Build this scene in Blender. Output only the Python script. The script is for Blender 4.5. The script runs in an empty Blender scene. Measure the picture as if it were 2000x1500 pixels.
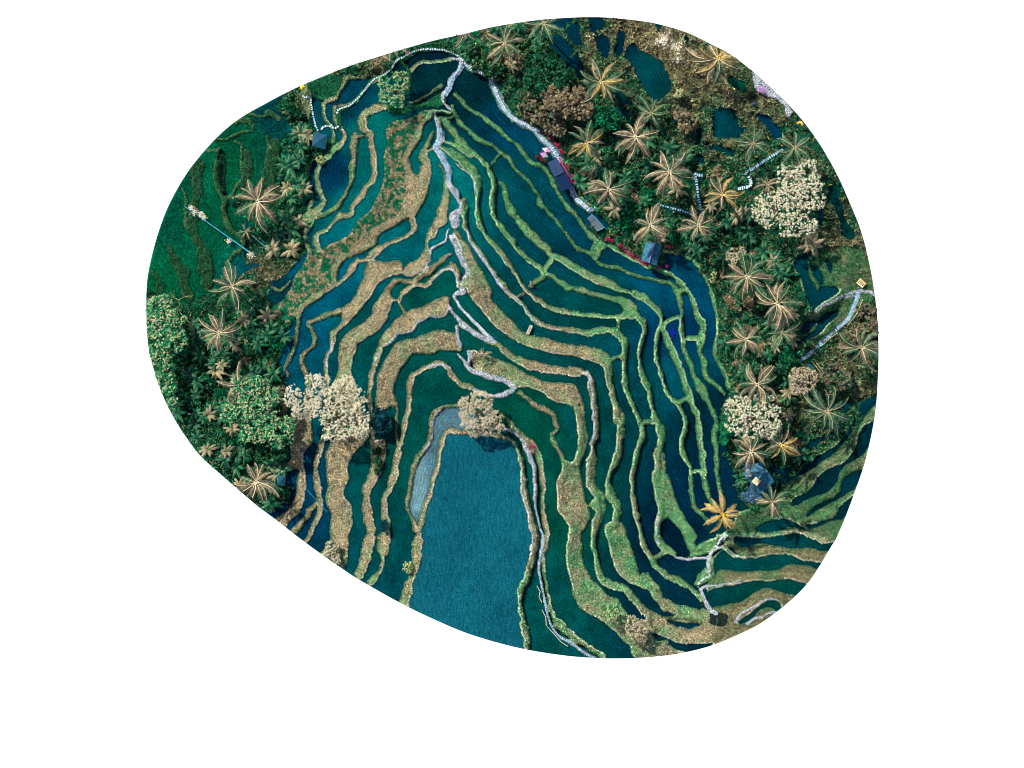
import bpy, math, random
import numpy as np
from mathutils import Vector, Matrix

# ---------------------------------------------------------------- camera, sky, sun, exposure
scene = bpy.context.scene
COL = scene.collection
CAMH = 420.0                     # a drone looking straight down
S = 0.08                         # metres per photograph pixel on the z = 0 level
cam_d = bpy.data.cameras.new("Camera"); cam = bpy.data.objects.new("Camera", cam_d); COL.objects.link(cam)
cam.location = (0, 0, CAMH); cam_d.sensor_width = 36; cam_d.lens = 36 * CAMH / 160.0
cam_d.clip_start = 1; cam_d.clip_end = 3000
scene.camera = cam
SUN_EL, SUN_AZ = math.radians(46), math.radians(-42)        # azimuth from +Y (up in the picture) towards +X
w = bpy.data.worlds.new("World"); scene.world = w; w.use_nodes = True
nt = w.node_tree; nt.nodes.clear()
out = nt.nodes.new('ShaderNodeOutputWorld'); mixs = nt.nodes.new('ShaderNodeMixShader')
sky = nt.nodes.new('ShaderNodeTexSky'); sky.sky_type = 'NISHITA'; sky.sun_disc = False
sky.sun_elevation = SUN_EL; sky.sun_rotation = SUN_AZ
bg = nt.nodes.new('ShaderNodeBackground'); bg.inputs[1].default_value = 0.10; nt.links.new(sky.outputs[0], bg.inputs[0])
wh = nt.nodes.new('ShaderNodeBackground'); wh.inputs[0].default_value = (1, 1, 1, 1); wh.inputs[1].default_value = 1.15
tc = nt.nodes.new('ShaderNodeTexCoord'); sx = nt.nodes.new('ShaderNodeSeparateXYZ'); nt.links.new(tc.outputs['Generated'], sx.inputs[0])
lt = nt.nodes.new('ShaderNodeMath'); lt.operation = 'LESS_THAN'; lt.inputs[1].default_value = -0.02
nt.links.new(sx.outputs['Z'], lt.inputs[0]); nt.links.new(lt.outputs[0], mixs.inputs[0])
nt.links.new(bg.outputs[0], mixs.inputs[1]); nt.links.new(wh.outputs[0], mixs.inputs[2]); nt.links.new(mixs.outputs[0], out.inputs[0])
sd = bpy.data.lights.new("Sun", 'SUN'); sd.energy = 4.4; sd.angle = math.radians(1.0); sd.color = (1.0, 0.95, 0.87)
sun = bpy.data.objects.new("Sun", sd); COL.objects.link(sun)
dvec = Vector((math.sin(SUN_AZ) * math.cos(SUN_EL), math.cos(SUN_AZ) * math.cos(SUN_EL), math.sin(SUN_EL)))
sun.rotation_euler = dvec.to_track_quat('Z', 'Y').to_euler(); sun.location = (-60, 60, 90)
vs = scene.view_settings; vs.view_transform = 'Standard'; vs.look = 'None'; vs.exposure = 0.22; vs.gamma = 1.0; vs.use_curve_mapping = False
scene.render.engine = 'CYCLES'; scene.cycles.max_bounces = 4; scene.cycles.diffuse_bounces = 2; scene.cycles.filter_width = 1.0

rng = np.random.default_rng(11); random.seed(5)

# ---------------------------------------------------------------- traced plan of the hillside (photo pixels)
OUTLINE = """1182,34 1243,40 1285,47 1340,63 1390,87 1426,106 1470,139 1524,188 1550,215 1573,242 1604,286 1636,343 1661,399 1682,452
1697,510 1707,564 1714,627 1716,690 1714,750 1711,793 1705,834 1695,880 1684,920 1657,995 1634,1050 1625,1065 1596,1113 1575,1142 1543,1174 1491,1214
1445,1238 1386,1262 1323,1277 1260,1284 1210,1286 1160,1285 1100,1280 1020,1267 940,1246 880,1224 798,1186 718,1142 670,1112 594,1058 540,1016 500,986 442,936
395,894 370,863 343,822 316,768 298,714 289,670 286,620 287,552 298,494 314,440 334,392 370,331 420,272 467,232 523,200 557,182 600,162 680,130
764,103 844,80 903,67 966,52 1052,39 1126,34"""
def pts(s): return np.array([[float(v) for v in p.split(',')] for p in s.split()])
def smooth_closed(P, k=6):
    n = len(P); o = []
    for i in range(n):
        p0, p1, p2, p3 = P[i-1], P[i], P[(i+1) % n], P[(i+2) % n]
        for t in np.arange(k)/k:
            o.append(0.5*((2*p1)+(-p0+p2)*t+(2*p0-5*p1+4*p2-p3)*t*t+(-p0+3*p1-3*p2+p3)*t**3))
    return np.array(o)
OUT = smooth_closed(pts(OUTLINE))

# banks, kerbs and paths:  type | x,y,width ...   (g green grass, b dry tan grass, s stone, d dark grass, t thin tan)
LINES = """
g|890,186,7 904,200 920,216,8 948,232,7 972,252 992,270,9 1010,282,9 1022,300,7 1038,318 1056,324 1072,340 1082,360 1090,378 1108,404,8 1128,424 1140,444 1152,460,9 1162,468
g|1190,480,7 1216,494,6 1240,508,6 1264,520,7 1292,530,7 1316,540,9 1328,552,9 1338,564,8 1350,578,8 1358,602,8 1364,620,9 1373,634,14 1372,654,14 1369,672,12 1367,690,8 1376,707,9 1375,721,10 1384,740,8 1399,753,9 1413,768,9
g|882,208,5 888,220,6 896,238,9 916,256,9 936,274,9 960,284,7 976,298,7 996,312,7 1008,332,6 1028,350,6 1040,366 1050,382,6 1056,400,8 1070,412,6 1086,430,6 1104,454 1118,474 1132,488,8 1152,494,8 1162,506,6 1176,516,7 1200,522 1226,532,6 1250,542,6 1280,548 1308,554,6 1322,568,8 1328,588,8 1330,614,7 1330,636,7 1333,656,8 1336,678,8 1340,695,8 1350,716,9 1356,736,10 1366,754,16 1374,768,14 1382,782,9 1396,811,8 1401,830,9 1394,851,8 1399,874,9 1399,904,8 1401,933,7 1407,971,7 1412,985,7
g|1328,572,8 1340,564,8
g|1345,660,8 1372,661,8
g|1300,491,6 1327,496,6 1350,507,7 1367,524,6 1380,549,6 1390,572,6 1396,600,5 1401,631,5 1399,663,5 1397,690,5 1405,713,6 1418,734,7 1423,759,8
g|860,232,10 870,240,14 880,250,16 896,270,15 908,286,14 928,302,10 944,314,9 958,336,10 965,360,10 962,378,9 960,400,9 964,424,9 980,447,9 996,465,9 1010,486,8 1028,504,8 1048,518,8 1066,532,9 1084,544,10 1104,558,11 1132,567,11 1160,575,9 1190,582,8 1212,588,14 1224,600,18 1232,614,16
g|976,356,7 984,364,9 988,380,10 992,396,11 1002,418,13 1020,440,14 1040,462,14 1062,482,13 1082,500,12
b|1238,572,12 1256,582,14 1276,597,12 1290,612,9 1292,632,8 1285,650,8 1282,678,6 1280,690,6 1282,705,7 1290,724,7 1296,750,7 1306,774,8 1324,792,8 1336,812,8 1338,834,8 1332,860,8 1334,886,9 1348,914,8 1350,948,9 1352,975,9 1358,992,9 1368,1004,8 1380,1015,8
g|1240,575,8 1262,587,9 1284,603,8 1292,622,7
g|1078,506,7 1066,526,8
g|1038,558,7 1050,548,7 1064,538,9
g|976,302,5 962,318,5
g|1330,618,8 1312,623,8 1300,630,9 1296,642,10 1302,660,12 1310,680,12 1316,696,14 1326,716,13 1336,744,12 1346,770,11 1352,790,9 1361,812,10 1366,840,12 1368,870,12 1372,898,12 1374,918,16 1373,930,10 1378,946,9 1386,971,8 1396,990,7
g|1326,790,6 1336,782,7 1348,779,7
g|1354,922,7 1374,918,9
g|860,286,8 884,300,13 908,320,16 928,338,14 934,360,12 932,380,9 932,406,9 938,438,10 956,466,10 974,488,9 986,504,9 996,520,9 1008,538,7 1018,555,7 1030,570,8 1048,584,9 1066,596,10 1092,607,10 1120,611,8 1150,615,9 1180,618,9 1204,619,9 1220,616,11 1242,616,10 1256,630,10 1259,646,9 1254,660,8 1250,678,6 1248,694,6 1250,716,8 1257,740,12 1268,770,8 1273,796,8 1280,816,10 1290,834,14 1294,854,14 1290,870,18 1288,890,20 1290,910,24 1292,935,28
s|888,320,3 905,331,3 920,342,4 926,358,3 927,378,3
g|866,275,5 884,279,8 904,294,10 920,303,8
g|1260,824,7 1278,824,8
g|908,392,10 908,406,9 905,424,8 910,446,8
s|910,446,5 918,470,6 930,486,7 944,508,8 960,530,7 976,554,7 992,572,6
g|912,450,6 924,472,6 938,490,6 952,512,6 968,534,5 984,556,6
b|984,552,7 998,575,9 1010,585,9 1024,598,9 1036,617,9 1056,632,9 1084,640,9 1120,646,11 1150,650,11 1164,646,11 1186,645,12 1204,650,12 1216,662,11 1220,678,10 1219,700,9 1220,740,9 1224,764,9 1234,788,9 1244,812,9 1253,836,10 1254,856,10 1245,880,7 1240,904,8 1234,930,8 1235,950,7 1237,972,8 1241,997,9 1247,1025,9 1252,1049,10 1259,1070,11 1272,1090,10 1283,1106,12 1298,1120,14 1316,1130,14 1334,1140,12 1350,1150,8 1362,1160,8 1370,1172,8
s|1000,575,4 1016,590,4 1030,608,4 1040,622,3 1056,632,3
g|1014,580,5 1023,574,5
g|1208,626,5 1207,642,5
g|1192,702,6 1214,696,6
g|1278,1092,9 1288,1086,9 1298,1078,9
b|1084,676,12 1110,682,15 1140,686,18 1170,692,24 1184,706,20 1188,722,16 1191,750,12 1199,780,12 1206,804,18 1211,828,20 1210,858,15 1208,884,13 1199,908,11 1190,930,10 1188,946,11 1194,966,18 1204,984,18 1207,1002,17 1204,1020,16
b|892,618,4 905,634,9 930,652,12 950,664,11 972,674,10 985,686,11 1000,696,14 1030,711,17 1060,718,17 1100,722,16 1136,726,14 1152,736,10 1157,760,12 1161,790,12 1164,820,12 1164,850,10 1157,870,9 1157,888,13 1153,920,17 1156,948,16 1168,970,20 1170,988,26 1167,1010,15 1160,1040,10 1160,1070,9 1166,1100,10 1175,1128,14 1196,1144,17 1222,1152,14 1245,1178,15 1262,1195,18 1284,1214,22 1302,1228,22 1344,1240,26 1386,1234,30
s|1137,726,4 1150,732,5 1154,745,5 1156,770,5 1158,800,5 1160,830,4 1160,850,4 1154,868,4
s|1148,905,3 1144,930,3 1146,950,3
s|876,597,5 884,608,7 893,622,8 912,640,12 936,656,13 952,664,12 966,668,9
b|1016,768,8 1040,786,10 1060,798,10 1078,806,10 1085,824,8 1089,838,8 1078,852,8 1086,872,9 1098,894,9 1103,908,12
s|900,120,9 896,138,9 882,156,12 878,172,14 866,188,10 864,196,5 872,206,5 882,216,4
s|850,230,9 858,248,12 862,262,20 858,276,18 850,290,13 864,306,18 870,320,16 876,336,13 878,360,15 890,376,20 896,392,10 900,408,8 888,424,24 890,438,22
s|876,446,4 874,456,4
s|882,462,11 890,480,12 898,500,13 910,520,12 914,532,9 904,546,6 898,560,7 904,570,16 888,576,10 892,588,6 904,606,7 920,622,7 940,642,8 954,658,8 966,668,6
s|892,638,11 894,660,9 898,676,9
s|896,692,5 902,700,7 910,711,10 920,722,13 944,732,13 970,740,13 992,747,14 1004,758,13 990,767,14 966,775,9 942,769,9 926,760,6
s|916,686,9 919,700,7 914,716,7
s|980,834,5 992,840,6 1016,856,9 1030,880,12 1038,900,13 1044,916,10 1044,940,9 1046,970,9 1045,986,6 1048,1004,4 1056,1032,4 1061,1052,8 1058,1076,8 1054,1098,9 1054,1120,6 1058,1144,6 1064,1170,7 1068,1196,6 1076,1220,6 1092,1242,7 1116,1256,7 1140,1274,7 1162,1286,7
b|876,842,8 912,846,8 970,850,8 996,860,8 1006,868,8 1016,890,7 1021,920,8 1024,950,9 1029,984,12 1038,1016,13 1045,1046,13 1041,1084,11 1034,1110,10 1024,1136,11 1015,1160,9 1017,1190,10 1023,1220,13 1029,1246,14 1030,1275,13
s|1024,930,4 1025,960,4 1029,990,3 1037,1020,3 1041,1050,3 1037,1080,3
b|1000,840,14 1020,850,10 1040,870,12 1054,900,10 1058,930,9 1060,960,10 1060,996,8 1064,1020,9 1069,1050,9 1063,1080,7 1062,1110,4 1066,1140,6 1072,1170,6 1080,1204,10 1096,1224,16 1118,1244,13 1150,1264,12 1176,1280,12
b|880,840,8 866,852,10 861,880,9 854,910,9 846,940,9 838,968,9 828,996,9 822,1020,8 818,1040,9 816,1068,17 812,1100,15 806,1124,12 797,1150,16 789,1180,20
b|900,792,9 880,793,9 862,797,9 846,810,10 842,834,8 838,860,8 824,884,7 812,902,10 806,924,7 802,948,7 800,965,7 795,984,8 801,1004,7 808,1022,10 812,1036,10
s|858,802,4 848,815,4 846,835,4 842,855,4 830,880,5
b|940,772,6 924,760,8 906,752,10 888,740,11 876,722,9 864,709,12 840,713,9 820,724,10 804,738,14 800,760,11 798,790,9 792,820,9 786,850,6 780,872,11 774,900,13 768,930,13 760,955,12 750,980,12 753,1010,12 753,1034,11 750,1060,23 748,1084,14 744,1110,7 734,1126,9 722,1138,9
s|880,722,4 868,711,5 850,712,5 832,716,4
b|776,788,5 774,824,4 774,850,4 779,872,6
b|748,860,6 750,890,6 746,905,6
b|594,720,8 602,742,10 600,780,9 602,812,12
b|636,722,8 640,760,7 640,810,7 634,850,9
b|724,746,9 722,780,7 728,820,7 728,868,9
b|896,792,9 920,790,7 960,800,7 990,818,8 1004,838,12
b|884,842,8 920,845,8 970,848,8
b|732,918,22 724,940,20 716,960,16 715,980,16 719,998,18 721,1020,19 722,1044,18 718,1076,20 712,1100,20 702,1120,19
b|634,846,9 626,870,11 618,900,10 618,930,11 622,960,11 625,990,9 620,1014,8 610,1030,8 604,1048,7 594,1060,7
b|618,984,9 606,998,11 592,1016,10 574,1038,10
b|668,606,8 652,611,9 630,619,9 606,628,10 604,636,9 612,648,9 613,672,7 594,690,7 590,708,7 594,722,9 604,740,9
b|700,572,5 692,584,5 680,596,5 668,606,6
b|650,652,10 648,678,8 643,688,8 638,702,7 636,724,8
s|650,662,3 646,682,4 640,698,4 637,716,4
b|756,476,5 780,468,6 800,456,6 808,440,12 804,424,12 816,406,8 824,390,8 830,370,10 838,344,6 839,318,4 832,304,4 836,294,4 848,288,6
b|758,476,8 744,484,14 730,496,13 714,508,6 698,510,9 688,522,13 676,540,6 658,555,8
b|720,504,6 726,516,8 716,536,8
b|846,258,4 838,274,8 828,292,10 824,310,9 832,318,6
b|600,592,10 626,576,10 646,560,10 658,553,8
b|638,566,8 613,582,12 593,597,12 584,613,10 584,634,6 580,647,6 577,670,7 569,697,7 556,718,5 562,734,5
d|568,631,6 555,640,6 555,665,6 544,692,8 532,710,8
b|752,208,14 724,216,16 709,230,14 709,250,14 722,264,11 727,290,10 730,320,10 729,348,10 714,366,9 706,384,8 690,400,7 684,418,8 666,421,9 650,436,8 638,450,7 622,458,10 618,474,11 624,488,9
b|694,264,11 690,285,15 692,305,8 689,322,10 686,350,9 680,370,7 674,382,8 662,396,7 648,412,8 630,418,7 612,426,7 607,440,6 596,457,6 601,476,5 606,490,7
b|696,266,4 720,266,4
g|654,210,8 654,232,8 664,248,8 672,264,6 668,280,7 652,292,12 630,316,9 620,336,7 620,360,7 626,378,7 632,395,7 622,408,12 604,418,14 592,437,12
g|604,320,6 600,351,6 609,382,7 604,412,8
g|674,152,4 666,174,5 654,192,6 636,198,6 633,216,6 636,236,9 646,246,8 650,264,6 650,282,6
g|674,152,4 700,153,4 716,150,4 724,142,4
g|664,208,6 690,200,6 704,186,5 720,166,5 748,148,5
g|800,140,5 812,128,5 824,120,5 850,120,5 880,116,6
d|798,142,5 800,165,4 796,190,4
d|786,122,4 798,138,4
s|880,115,5 896,116,6
g|800,200,4 820,196,4 844,180,5 862,168,7
g|842,216,4 856,217,4 870,219,4 880,222,4
g|868,230,4 880,230,4 888,225,5
s|849,218,3 850,228,3
s|874,456,4 868,472,6 848,482,6 840,492,6 837,512,5 825,530,6
b|826,530,6 800,535,7 784,528,10
b|878,496,6 864,508,10 840,528,13 820,541,11 796,550,9 780,546,9 766,556,8 758,568,11
s|880,496,4 868,508,3
b|880,514,8 893,528,8 896,545,5 894,560,5
b|896,560,5 892,540,6 880,524,9 866,528,7 846,542,7 834,556,8 812,556,7 796,566,8 783,577,8 782,596,5 789,610,5
s|893,552,4 888,534,5 878,525,5 864,530,4 848,544,4
b|764,586,5 780,586,5
s|876,604,5 870,616,5 860,620,6 842,618,5 816,630,6 807,645,6 790,652,5 774,653,6 763,668,6 746,677,5
b|740,684,10 733,708,10 725,732,9 724,748,11
s|738,690,4 732,706,4
g|1290,1006,8 1284,1024,9 1284,1050,11 1292,1064,12 1304,1073,12 1318,1083,9
s|1289,1010,4 1283,1026,4 1283,1048,4 1287,1062,4
s|1320,1088,5 1332,1092,6 1358,1091,7 1383,1090,7 1390,1080,10 1400,1072,9 1413,1067,6
s|1384,1094,8 1385,1112,8 1384,1124,6
g|1392,1090,5 1393,1112,5 1392,1122,4
b|1385,1124,8 1372,1132,9 1362,1140,8
g|1415,1068,8 1425,1078,6 1440,1087,7 1455,1088,6
s|1424,1074,3 1436,1084,4 1456,1088,3
b|1260,1128,20 1278,1148,16 1290,1172,16 1315,1186,18 1344,1196,22 1372,1200,24
g|1256,1124,12 1272,1150,9 1284,1172,9 1300,1190,9
b|566,550,4 550,566,5 532,562,5
s|1368,1150,6 1374,1165,8 1380,1180,10 1390,1192,12 1400,1198,9
s|1372,1148,6 1392,1143,5 1416,1141,4 1446,1133,4
s|1438,1215,9 1444,1202,5 1470,1186,5 1496,1172,4 1515,1172,4
s|1458,1218,7 1480,1206,6 1510,1196,6
g|1404,1047,8 1440,1045,7 1480,1047,7 1520,1042,7 1550,1035,9 1580,1044,9 1606,1056,12
e|523,266,5 523,292,5 516,338,5
e|471,281,5 471,315,7 475,342,7 462,364,6 453,383,7 440,388,7
e|460,277,5 471,281,5
e|429,292,6 420,320,5 422,351,6 424,369,6 437,392,8 437,414,8 446,439,9 456,452,10 471,463,8 474,481,7 455,500,6 444,516,9 446,530,9
e|419,274,6 442,272,5 453,266,5 469,259,5 494,257,4
e|401,295,4 429,290,5
e|460,241,7 483,236,10 496,250,6
e|487,223,5 514,227,5 525,220,12 545,232,8
h|433,310,14 430,345,15 434,370,10
h|482,297,18 484,333,18 470,368,9
h|536,280,18 532,300,22 526,340,24 530,370,24
h|388,320,20 384,345,26 385,378,22 377,414,20 374,445,24 388,472,18 399,499,22 402,526,24 407,550,26
h|330,480,6 336,496,14 347,517,20 357,539,22 360,560,20 370,580,20
h|298,530,6 309,552,10 316,575,14
e|356,369,5 363,392,6 361,423,6 364,440,6
"""
# banks that are wide enough to be areas
BANKS = """
m|768,238 800,232 826,219 842,217 842,230 832,238 826,250 822,268 812,288 802,300 795,330 792,378 786,410 776,424 760,432 740,446 720,458 700,476 670,500 652,512 648,530 648,556 620,574 600,582 609,586 584,597 577,622 561,628 530,608 550,588 566,566 575,541 590,521 604,490 624,490 640,480 680,460 696,434 720,414 730,396 740,378 752,345 749,310 756,280 753,256 760,244
b|838,218 842,232 832,238 826,250 822,268 812,286 800,300 804,328 816,341 820,325 838,322 838,345 828,380 818,400 800,424 770,442 740,458 736,473 720,486 690,501 674,507 662,521 658,541 660,556 650,552 647,530 654,508 668,495 688,490 704,472 722,452 742,438 762,427 778,420 788,395 792,378 792,340 786,310 793,292 806,270 816,244 830,226
b|700,562 710,540 716,516 728,508 752,512 776,507 788,516 786,530 766,540 746,548 732,562 722,582 702,606 682,630 668,640 650,654 646,648 668,628 668,612 690,592
b|754,562 764,578 766,594 758,616 742,642 714,662 700,672 690,700 687,730 690,745 655,745 661,720 659,700 663,676 675,654 699,637 723,619 729,600 743,580
b|877,582 856,583 820,600 790,611 770,626 760,638 744,660 740,680 760,672 769,656 800,651 812,632 840,620 864,621 876,604
b|776,668 810,659 850,646 880,648 896,660 904,684 888,687 860,684 840,692 808,692 790,712 774,740 768,762 777,792 766,793 744,803 732,800 736,766 737,738 747,712 765,684
b|655,740 690,740 700,780 714,856 654,864 650,800
b|654,860 716,852 708,868 684,896 678,916 682,930 676,950 671,968 686,990 687,1026 679,1050 681,1084 668,1114 624,1090 642,1062 644,1036 646,1006 638,980 640,950 637,890 645,868
b|572,805 602,812 610,838 610,862 594,885 595,916 598,940 596,964 586,1000 566,1016 556,1032 536,1016 558,1000 577,970 580,940 582,918 560,918 553,912 567,898 566,880 566,835
b|856,320 868,336 874,360 878,392 874,414 872,436 858,446 850,462 838,470 837,484 839,500 832,520 810,536 790,530 797,515 812,509 827,492 832,472 836,454 848,432 858,400 865,378 866,340 854,322
b|888,448 898,456 906,470 918,484 936,520 950,545 960,570 958,582 980,608 1000,624 1012,640 1030,652 1060,658 1090,668 1130,678 1176,684 1196,704 1176,712 1130,698 1080,690 1050,682 1010,668 980,646 960,630 940,604 922,586 908,560 900,545 912,535 904,510 894,480 884,462
b|920,684 932,686 960,698 1000,712 1020,726 1060,743 1074,746 1120,750 1131,764 1140,790 1144,830 1150,856 1144,880 1132,914 1138,950 1142,975 1150,990 1152,1014 1138,1040 1135,1060 1138,1090 1156,1132 1166,1140 1190,1163 1208,1170 1226,1200 1260,1215 1284,1232 1330,1248 1400,1262 1300,1285 1240,1284 1230,1264 1210,1244 1186,1220 1170,1208 1140,1194 1124,1172 1116,1140 1108,1110 1106,1070 1110,1026 1092,1000 1088,978 1088,940 1096,920 1104,900 1120,902 1128,876 1128,840 1122,804 1116,790 1084,786 1066,772 1046,760 1016,755 1006,762 990,745 950,732 925,715
g|1110,1036 1136,1060 1136,1090 1156,1132 1190,1163 1208,1172 1180,1190 1150,1190 1124,1172 1116,1140
g|1080,492 1108,504 1132,520 1160,534 1192,546 1212,560 1240,574 1216,572 1190,562 1160,552 1132,538 1108,522 1088,510 1078,504
b|1112,508 1132,520 1160,534 1192,546 1212,560 1236,572 1200,566 1160,550 1132,534
g|1275,920 1304,928 1318,969 1339,1011 1360,1045 1356,1059 1360,1064 1350,1081 1346,1076 1331,1042 1314,1020 1303,1011 1290,1018 1284,990 1277,960
b|1278,925 1300,930 1312,965 1322,990 1300,1000 1290,985
g|1188,1021 1213,1019 1223,1039 1234,1070 1244,1105 1250,1122 1275,1134 1282,1160 1262,1150 1238,1142 1216,1128 1203,1112 1196,1091 1188,1063 1181,1035
b|1200,1035 1216,1030 1226,1060 1240,1105 1246,1124 1215,1115 1200,1070
g|1154,458 1166,464 1192,480 1180,486 1170,504 1160,500 1154,490 1160,474
d|752,206 800,204 830,200 858,184 872,196 858,210 830,208 800,220 770,222 752,214
g|726,866 746,864 748,900 742,915 726,915
b|1226,584 1244,600 1246,618 1216,618 1218,600
d|600,150 640,145 680,150 672,172 650,190 625,196 612,190 606,180
b|592,170 606,180 609,200 606,230 600,232 590,200
b|1120,376 1140,385 1160,405 1150,400
b|1345,1082 1362,1066 1390,1052 1410,1050 1404,1062 1388,1078 1366,1086 1350,1088
b|1362,1126 1372,1112 1383,1110 1383,1135 1366,1144
k|1368,1180 1378,1180 1396,1196 1420,1200 1420,1218 1402,1226 1388,1222 1378,1200
"""
POOLS = """
523,196 530,197 552,223 566,243 571,262 563,264 556,242 540,220
1230,85 1245,85 1253,98 1293,117 1300,133 1314,163 1310,175 1298,188 1281,201 1268,192 1253,167 1245,150 1230,125 1216,112
1205,62 1220,62 1220,83 1216,104 1205,114 1201,104
1164,62 1191,76 1191,101 1184,116 1171,103 1160,74
1072,74 1097,67 1105,75 1122,96 1117,107 1101,119 1083,99
1126,99 1135,121 1140,146 1124,150 1106,123 1120,110
1087,30 1123,30 1106,50 1096,60 1078,60 1074,40
1110,51 1130,43 1137,83 1146,88 1126,89 1105,67
1153,30 1176,36 1182,52 1166,61 1155,63 1150,45
1201,175 1216,182 1237,201 1230,207 1207,201
1203,205 1230,215 1230,230 1224,238 1203,210
1390,219 1407,209 1428,211 1440,226 1445,247 1455,247 1451,262 1438,270 1403,270 1392,257
1419,146 1447,154 1455,157 1457,167 1455,186 1424,165
1476,226 1484,219 1499,226 1524,249 1529,266 1522,274 1510,270 1499,251 1480,234
1361,253 1369,251 1372,262 1365,287 1358,278
1377,272 1392,282 1417,285 1434,299 1430,308 1409,297 1390,293 1375,280
1354,297 1369,301 1380,312 1371,320 1354,310
1277,45 1293,49 1289,62 1281,58
1335,68 1344,70 1344,85 1337,85
1621,362 1640,364 1640,385 1649,423 1661,441 1672,460 1657,469 1644,460 1634,420 1619,385
1598,399 1609,404 1607,441 1598,431
1554,501 1577,497 1579,532 1594,564 1604,560 1632,562 1636,574 1594,600 1588,610 1579,593 1565,547 1550,522
1583,520 1600,524 1609,549 1602,558 1588,535
1613,507 1625,516 1625,530 1619,532
1567,640 1573,629 1594,625 1592,637 1573,654 1562,646
1596,626 1611,614 1636,606 1636,616 1615,635 1594,656 1562,671 1554,665 1583,652 1598,635
1644,790 1657,782 1667,786 1657,801 1649,809
1581,858 1598,853 1630,836 1631,843 1594,874 1579,881 1575,866
1682,786 1714,770 1710,790 1695,801 1678,816 1665,837 1657,834 1674,813
1506,908 1529,914 1558,908 1573,900 1548,923 1523,929 1510,927
1573,908 1594,891 1628,874 1644,858 1657,837 1667,839 1646,870 1625,889 1594,910 1573,923 1548,937 1520,944 1512,933 1537,933 1556,923
1708,830 1697,876 1657,906 1640,923 1634,942 1615,963 1590,971 1550,988 1548,975 1571,963 1590,944 1609,921 1646,904 1670,876 1678,845 1688,832
1686,918 1676,950 1657,963 1636,977 1611,988 1579,1009 1579,1000 1604,981 1630,971 1644,950 1644,935 1667,923
1667,971 1657,1000 1644,1015 1628,1017 1586,1032 1573,1026 1594,1021 1628,1011 1640,990 1657,975
1478,1030 1499,1019 1527,1013 1552,1019 1575,1038 1548,1032 1520,1040 1478,1038
1432,1052 1443,1047 1483,1048 1533,1045 1554,1041 1583,1050 1609,1061 1632,1061 1620,1078 1585,1071 1550,1071 1529,1070 1491,1063 1462,1067 1438,1065
1394,1092 1407,1078 1422,1069 1432,1073 1449,1088 1487,1088 1516,1082 1550,1086 1564,1094 1608,1101 1598,1111 1571,1103 1543,1103 1527,1109 1508,1115 1441,1116 1407,1113 1394,1124 1391,1105
1382,1160 1394,1149 1438,1141 1470,1134 1508,1136 1531,1129 1554,1134 1576,1143 1560,1162 1527,1157 1501,1149 1480,1153 1449,1174 1432,1178 1394,1185 1382,1174
1441,1216 1462,1199 1497,1174 1518,1174 1529,1191 1518,1197 1508,1189 1487,1189 1470,1208 1453,1218
1533,1178 1548,1172 1533,1188
1294,1092 1300,1084 1323,1092 1361,1097 1382,1099 1380,1109 1363,1111 1352,1122 1331,1122 1308,1103
1260,1155 1270,1162 1283,1185 1291,1206 1312,1212 1344,1216 1369,1220 1369,1227 1344,1229 1315,1220 1287,1206 1272,1193 1256,1172
1273,1235 1296,1244 1302,1248 1329,1256 1369,1256 1394,1258 1370,1272 1348,1278 1310,1262 1304,1252 1285,1252 1277,1244
1304,1012 1316,1022 1331,1044 1348,1080 1340,1085 1314,1073 1297,1059 1292,1036 1294,1022
"""
JUNGLE = [
"285,560 300,570 330,585 370,595 400,575 440,560 470,540 500,520 530,512 560,500 575,515 560,535 530,550 520,580 545,600 560,635 553,660 540,695 545,720 556,745 560,790 572,830 566,870 568,895 552,915 562,960 545,985 520,1003 480,985 430,950 380,900 330,830 290,730 270,640",
"560,170 592,160 604,190 608,250 622,262 650,270 652,292 630,300 606,318 598,350 592,385 600,420 592,470 600,490 570,520 520,520 480,510 470,470 500,440 450,400 460,380 510,360 545,300 560,260 568,250 540,215",
"780,90 900,50 1180,20 1500,60 1730,400 1730,700 1720,790 1690,800 1665,850 1600,900 1560,930 1530,925 1500,910 1520,935 1520,965 1510,990 1470,1000 1447,975 1434,950 1436,918 1422,887 1418,866 1408,850 1408,800 1424,770 1422,738 1408,715 1399,690 1402,631 1398,600 1382,549 1368,522 1350,504 1326,492 1300,490 1296,512 1280,522 1240,500 1196,478 1160,455 1150,440 1200,445 1160,412 1130,385 1120,340 1090,300 1060,268 1040,250 1000,222 978,190 962,155 935,140 908,118 880,98 840,92 800,98 775,110",
"700,110 780,95 790,104 772,118 758,136 740,146 724,150 712,152 700,150 676,148 640,146",
]
BRIGHT = [ # right-hand lower terraces: bank is the default here
"1404,1046 1430,1030 1440,1000 1510,985 1520,960 1530,935 1580,915 1600,880 1670,840 1730,760 1730,1000 1600,1200 1400,1290 1270,1290 1245,1240 1262,1215 1262,1190 1300,1205 1372,1200 1388,1180 1380,1150 1392,1100 1396,1085 1420,1066",
"1570,520 1610,480 1680,480 1720,560 1700,600 1650,640 1560,690 1545,670 1560,620 1590,600 1560,560"]

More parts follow.
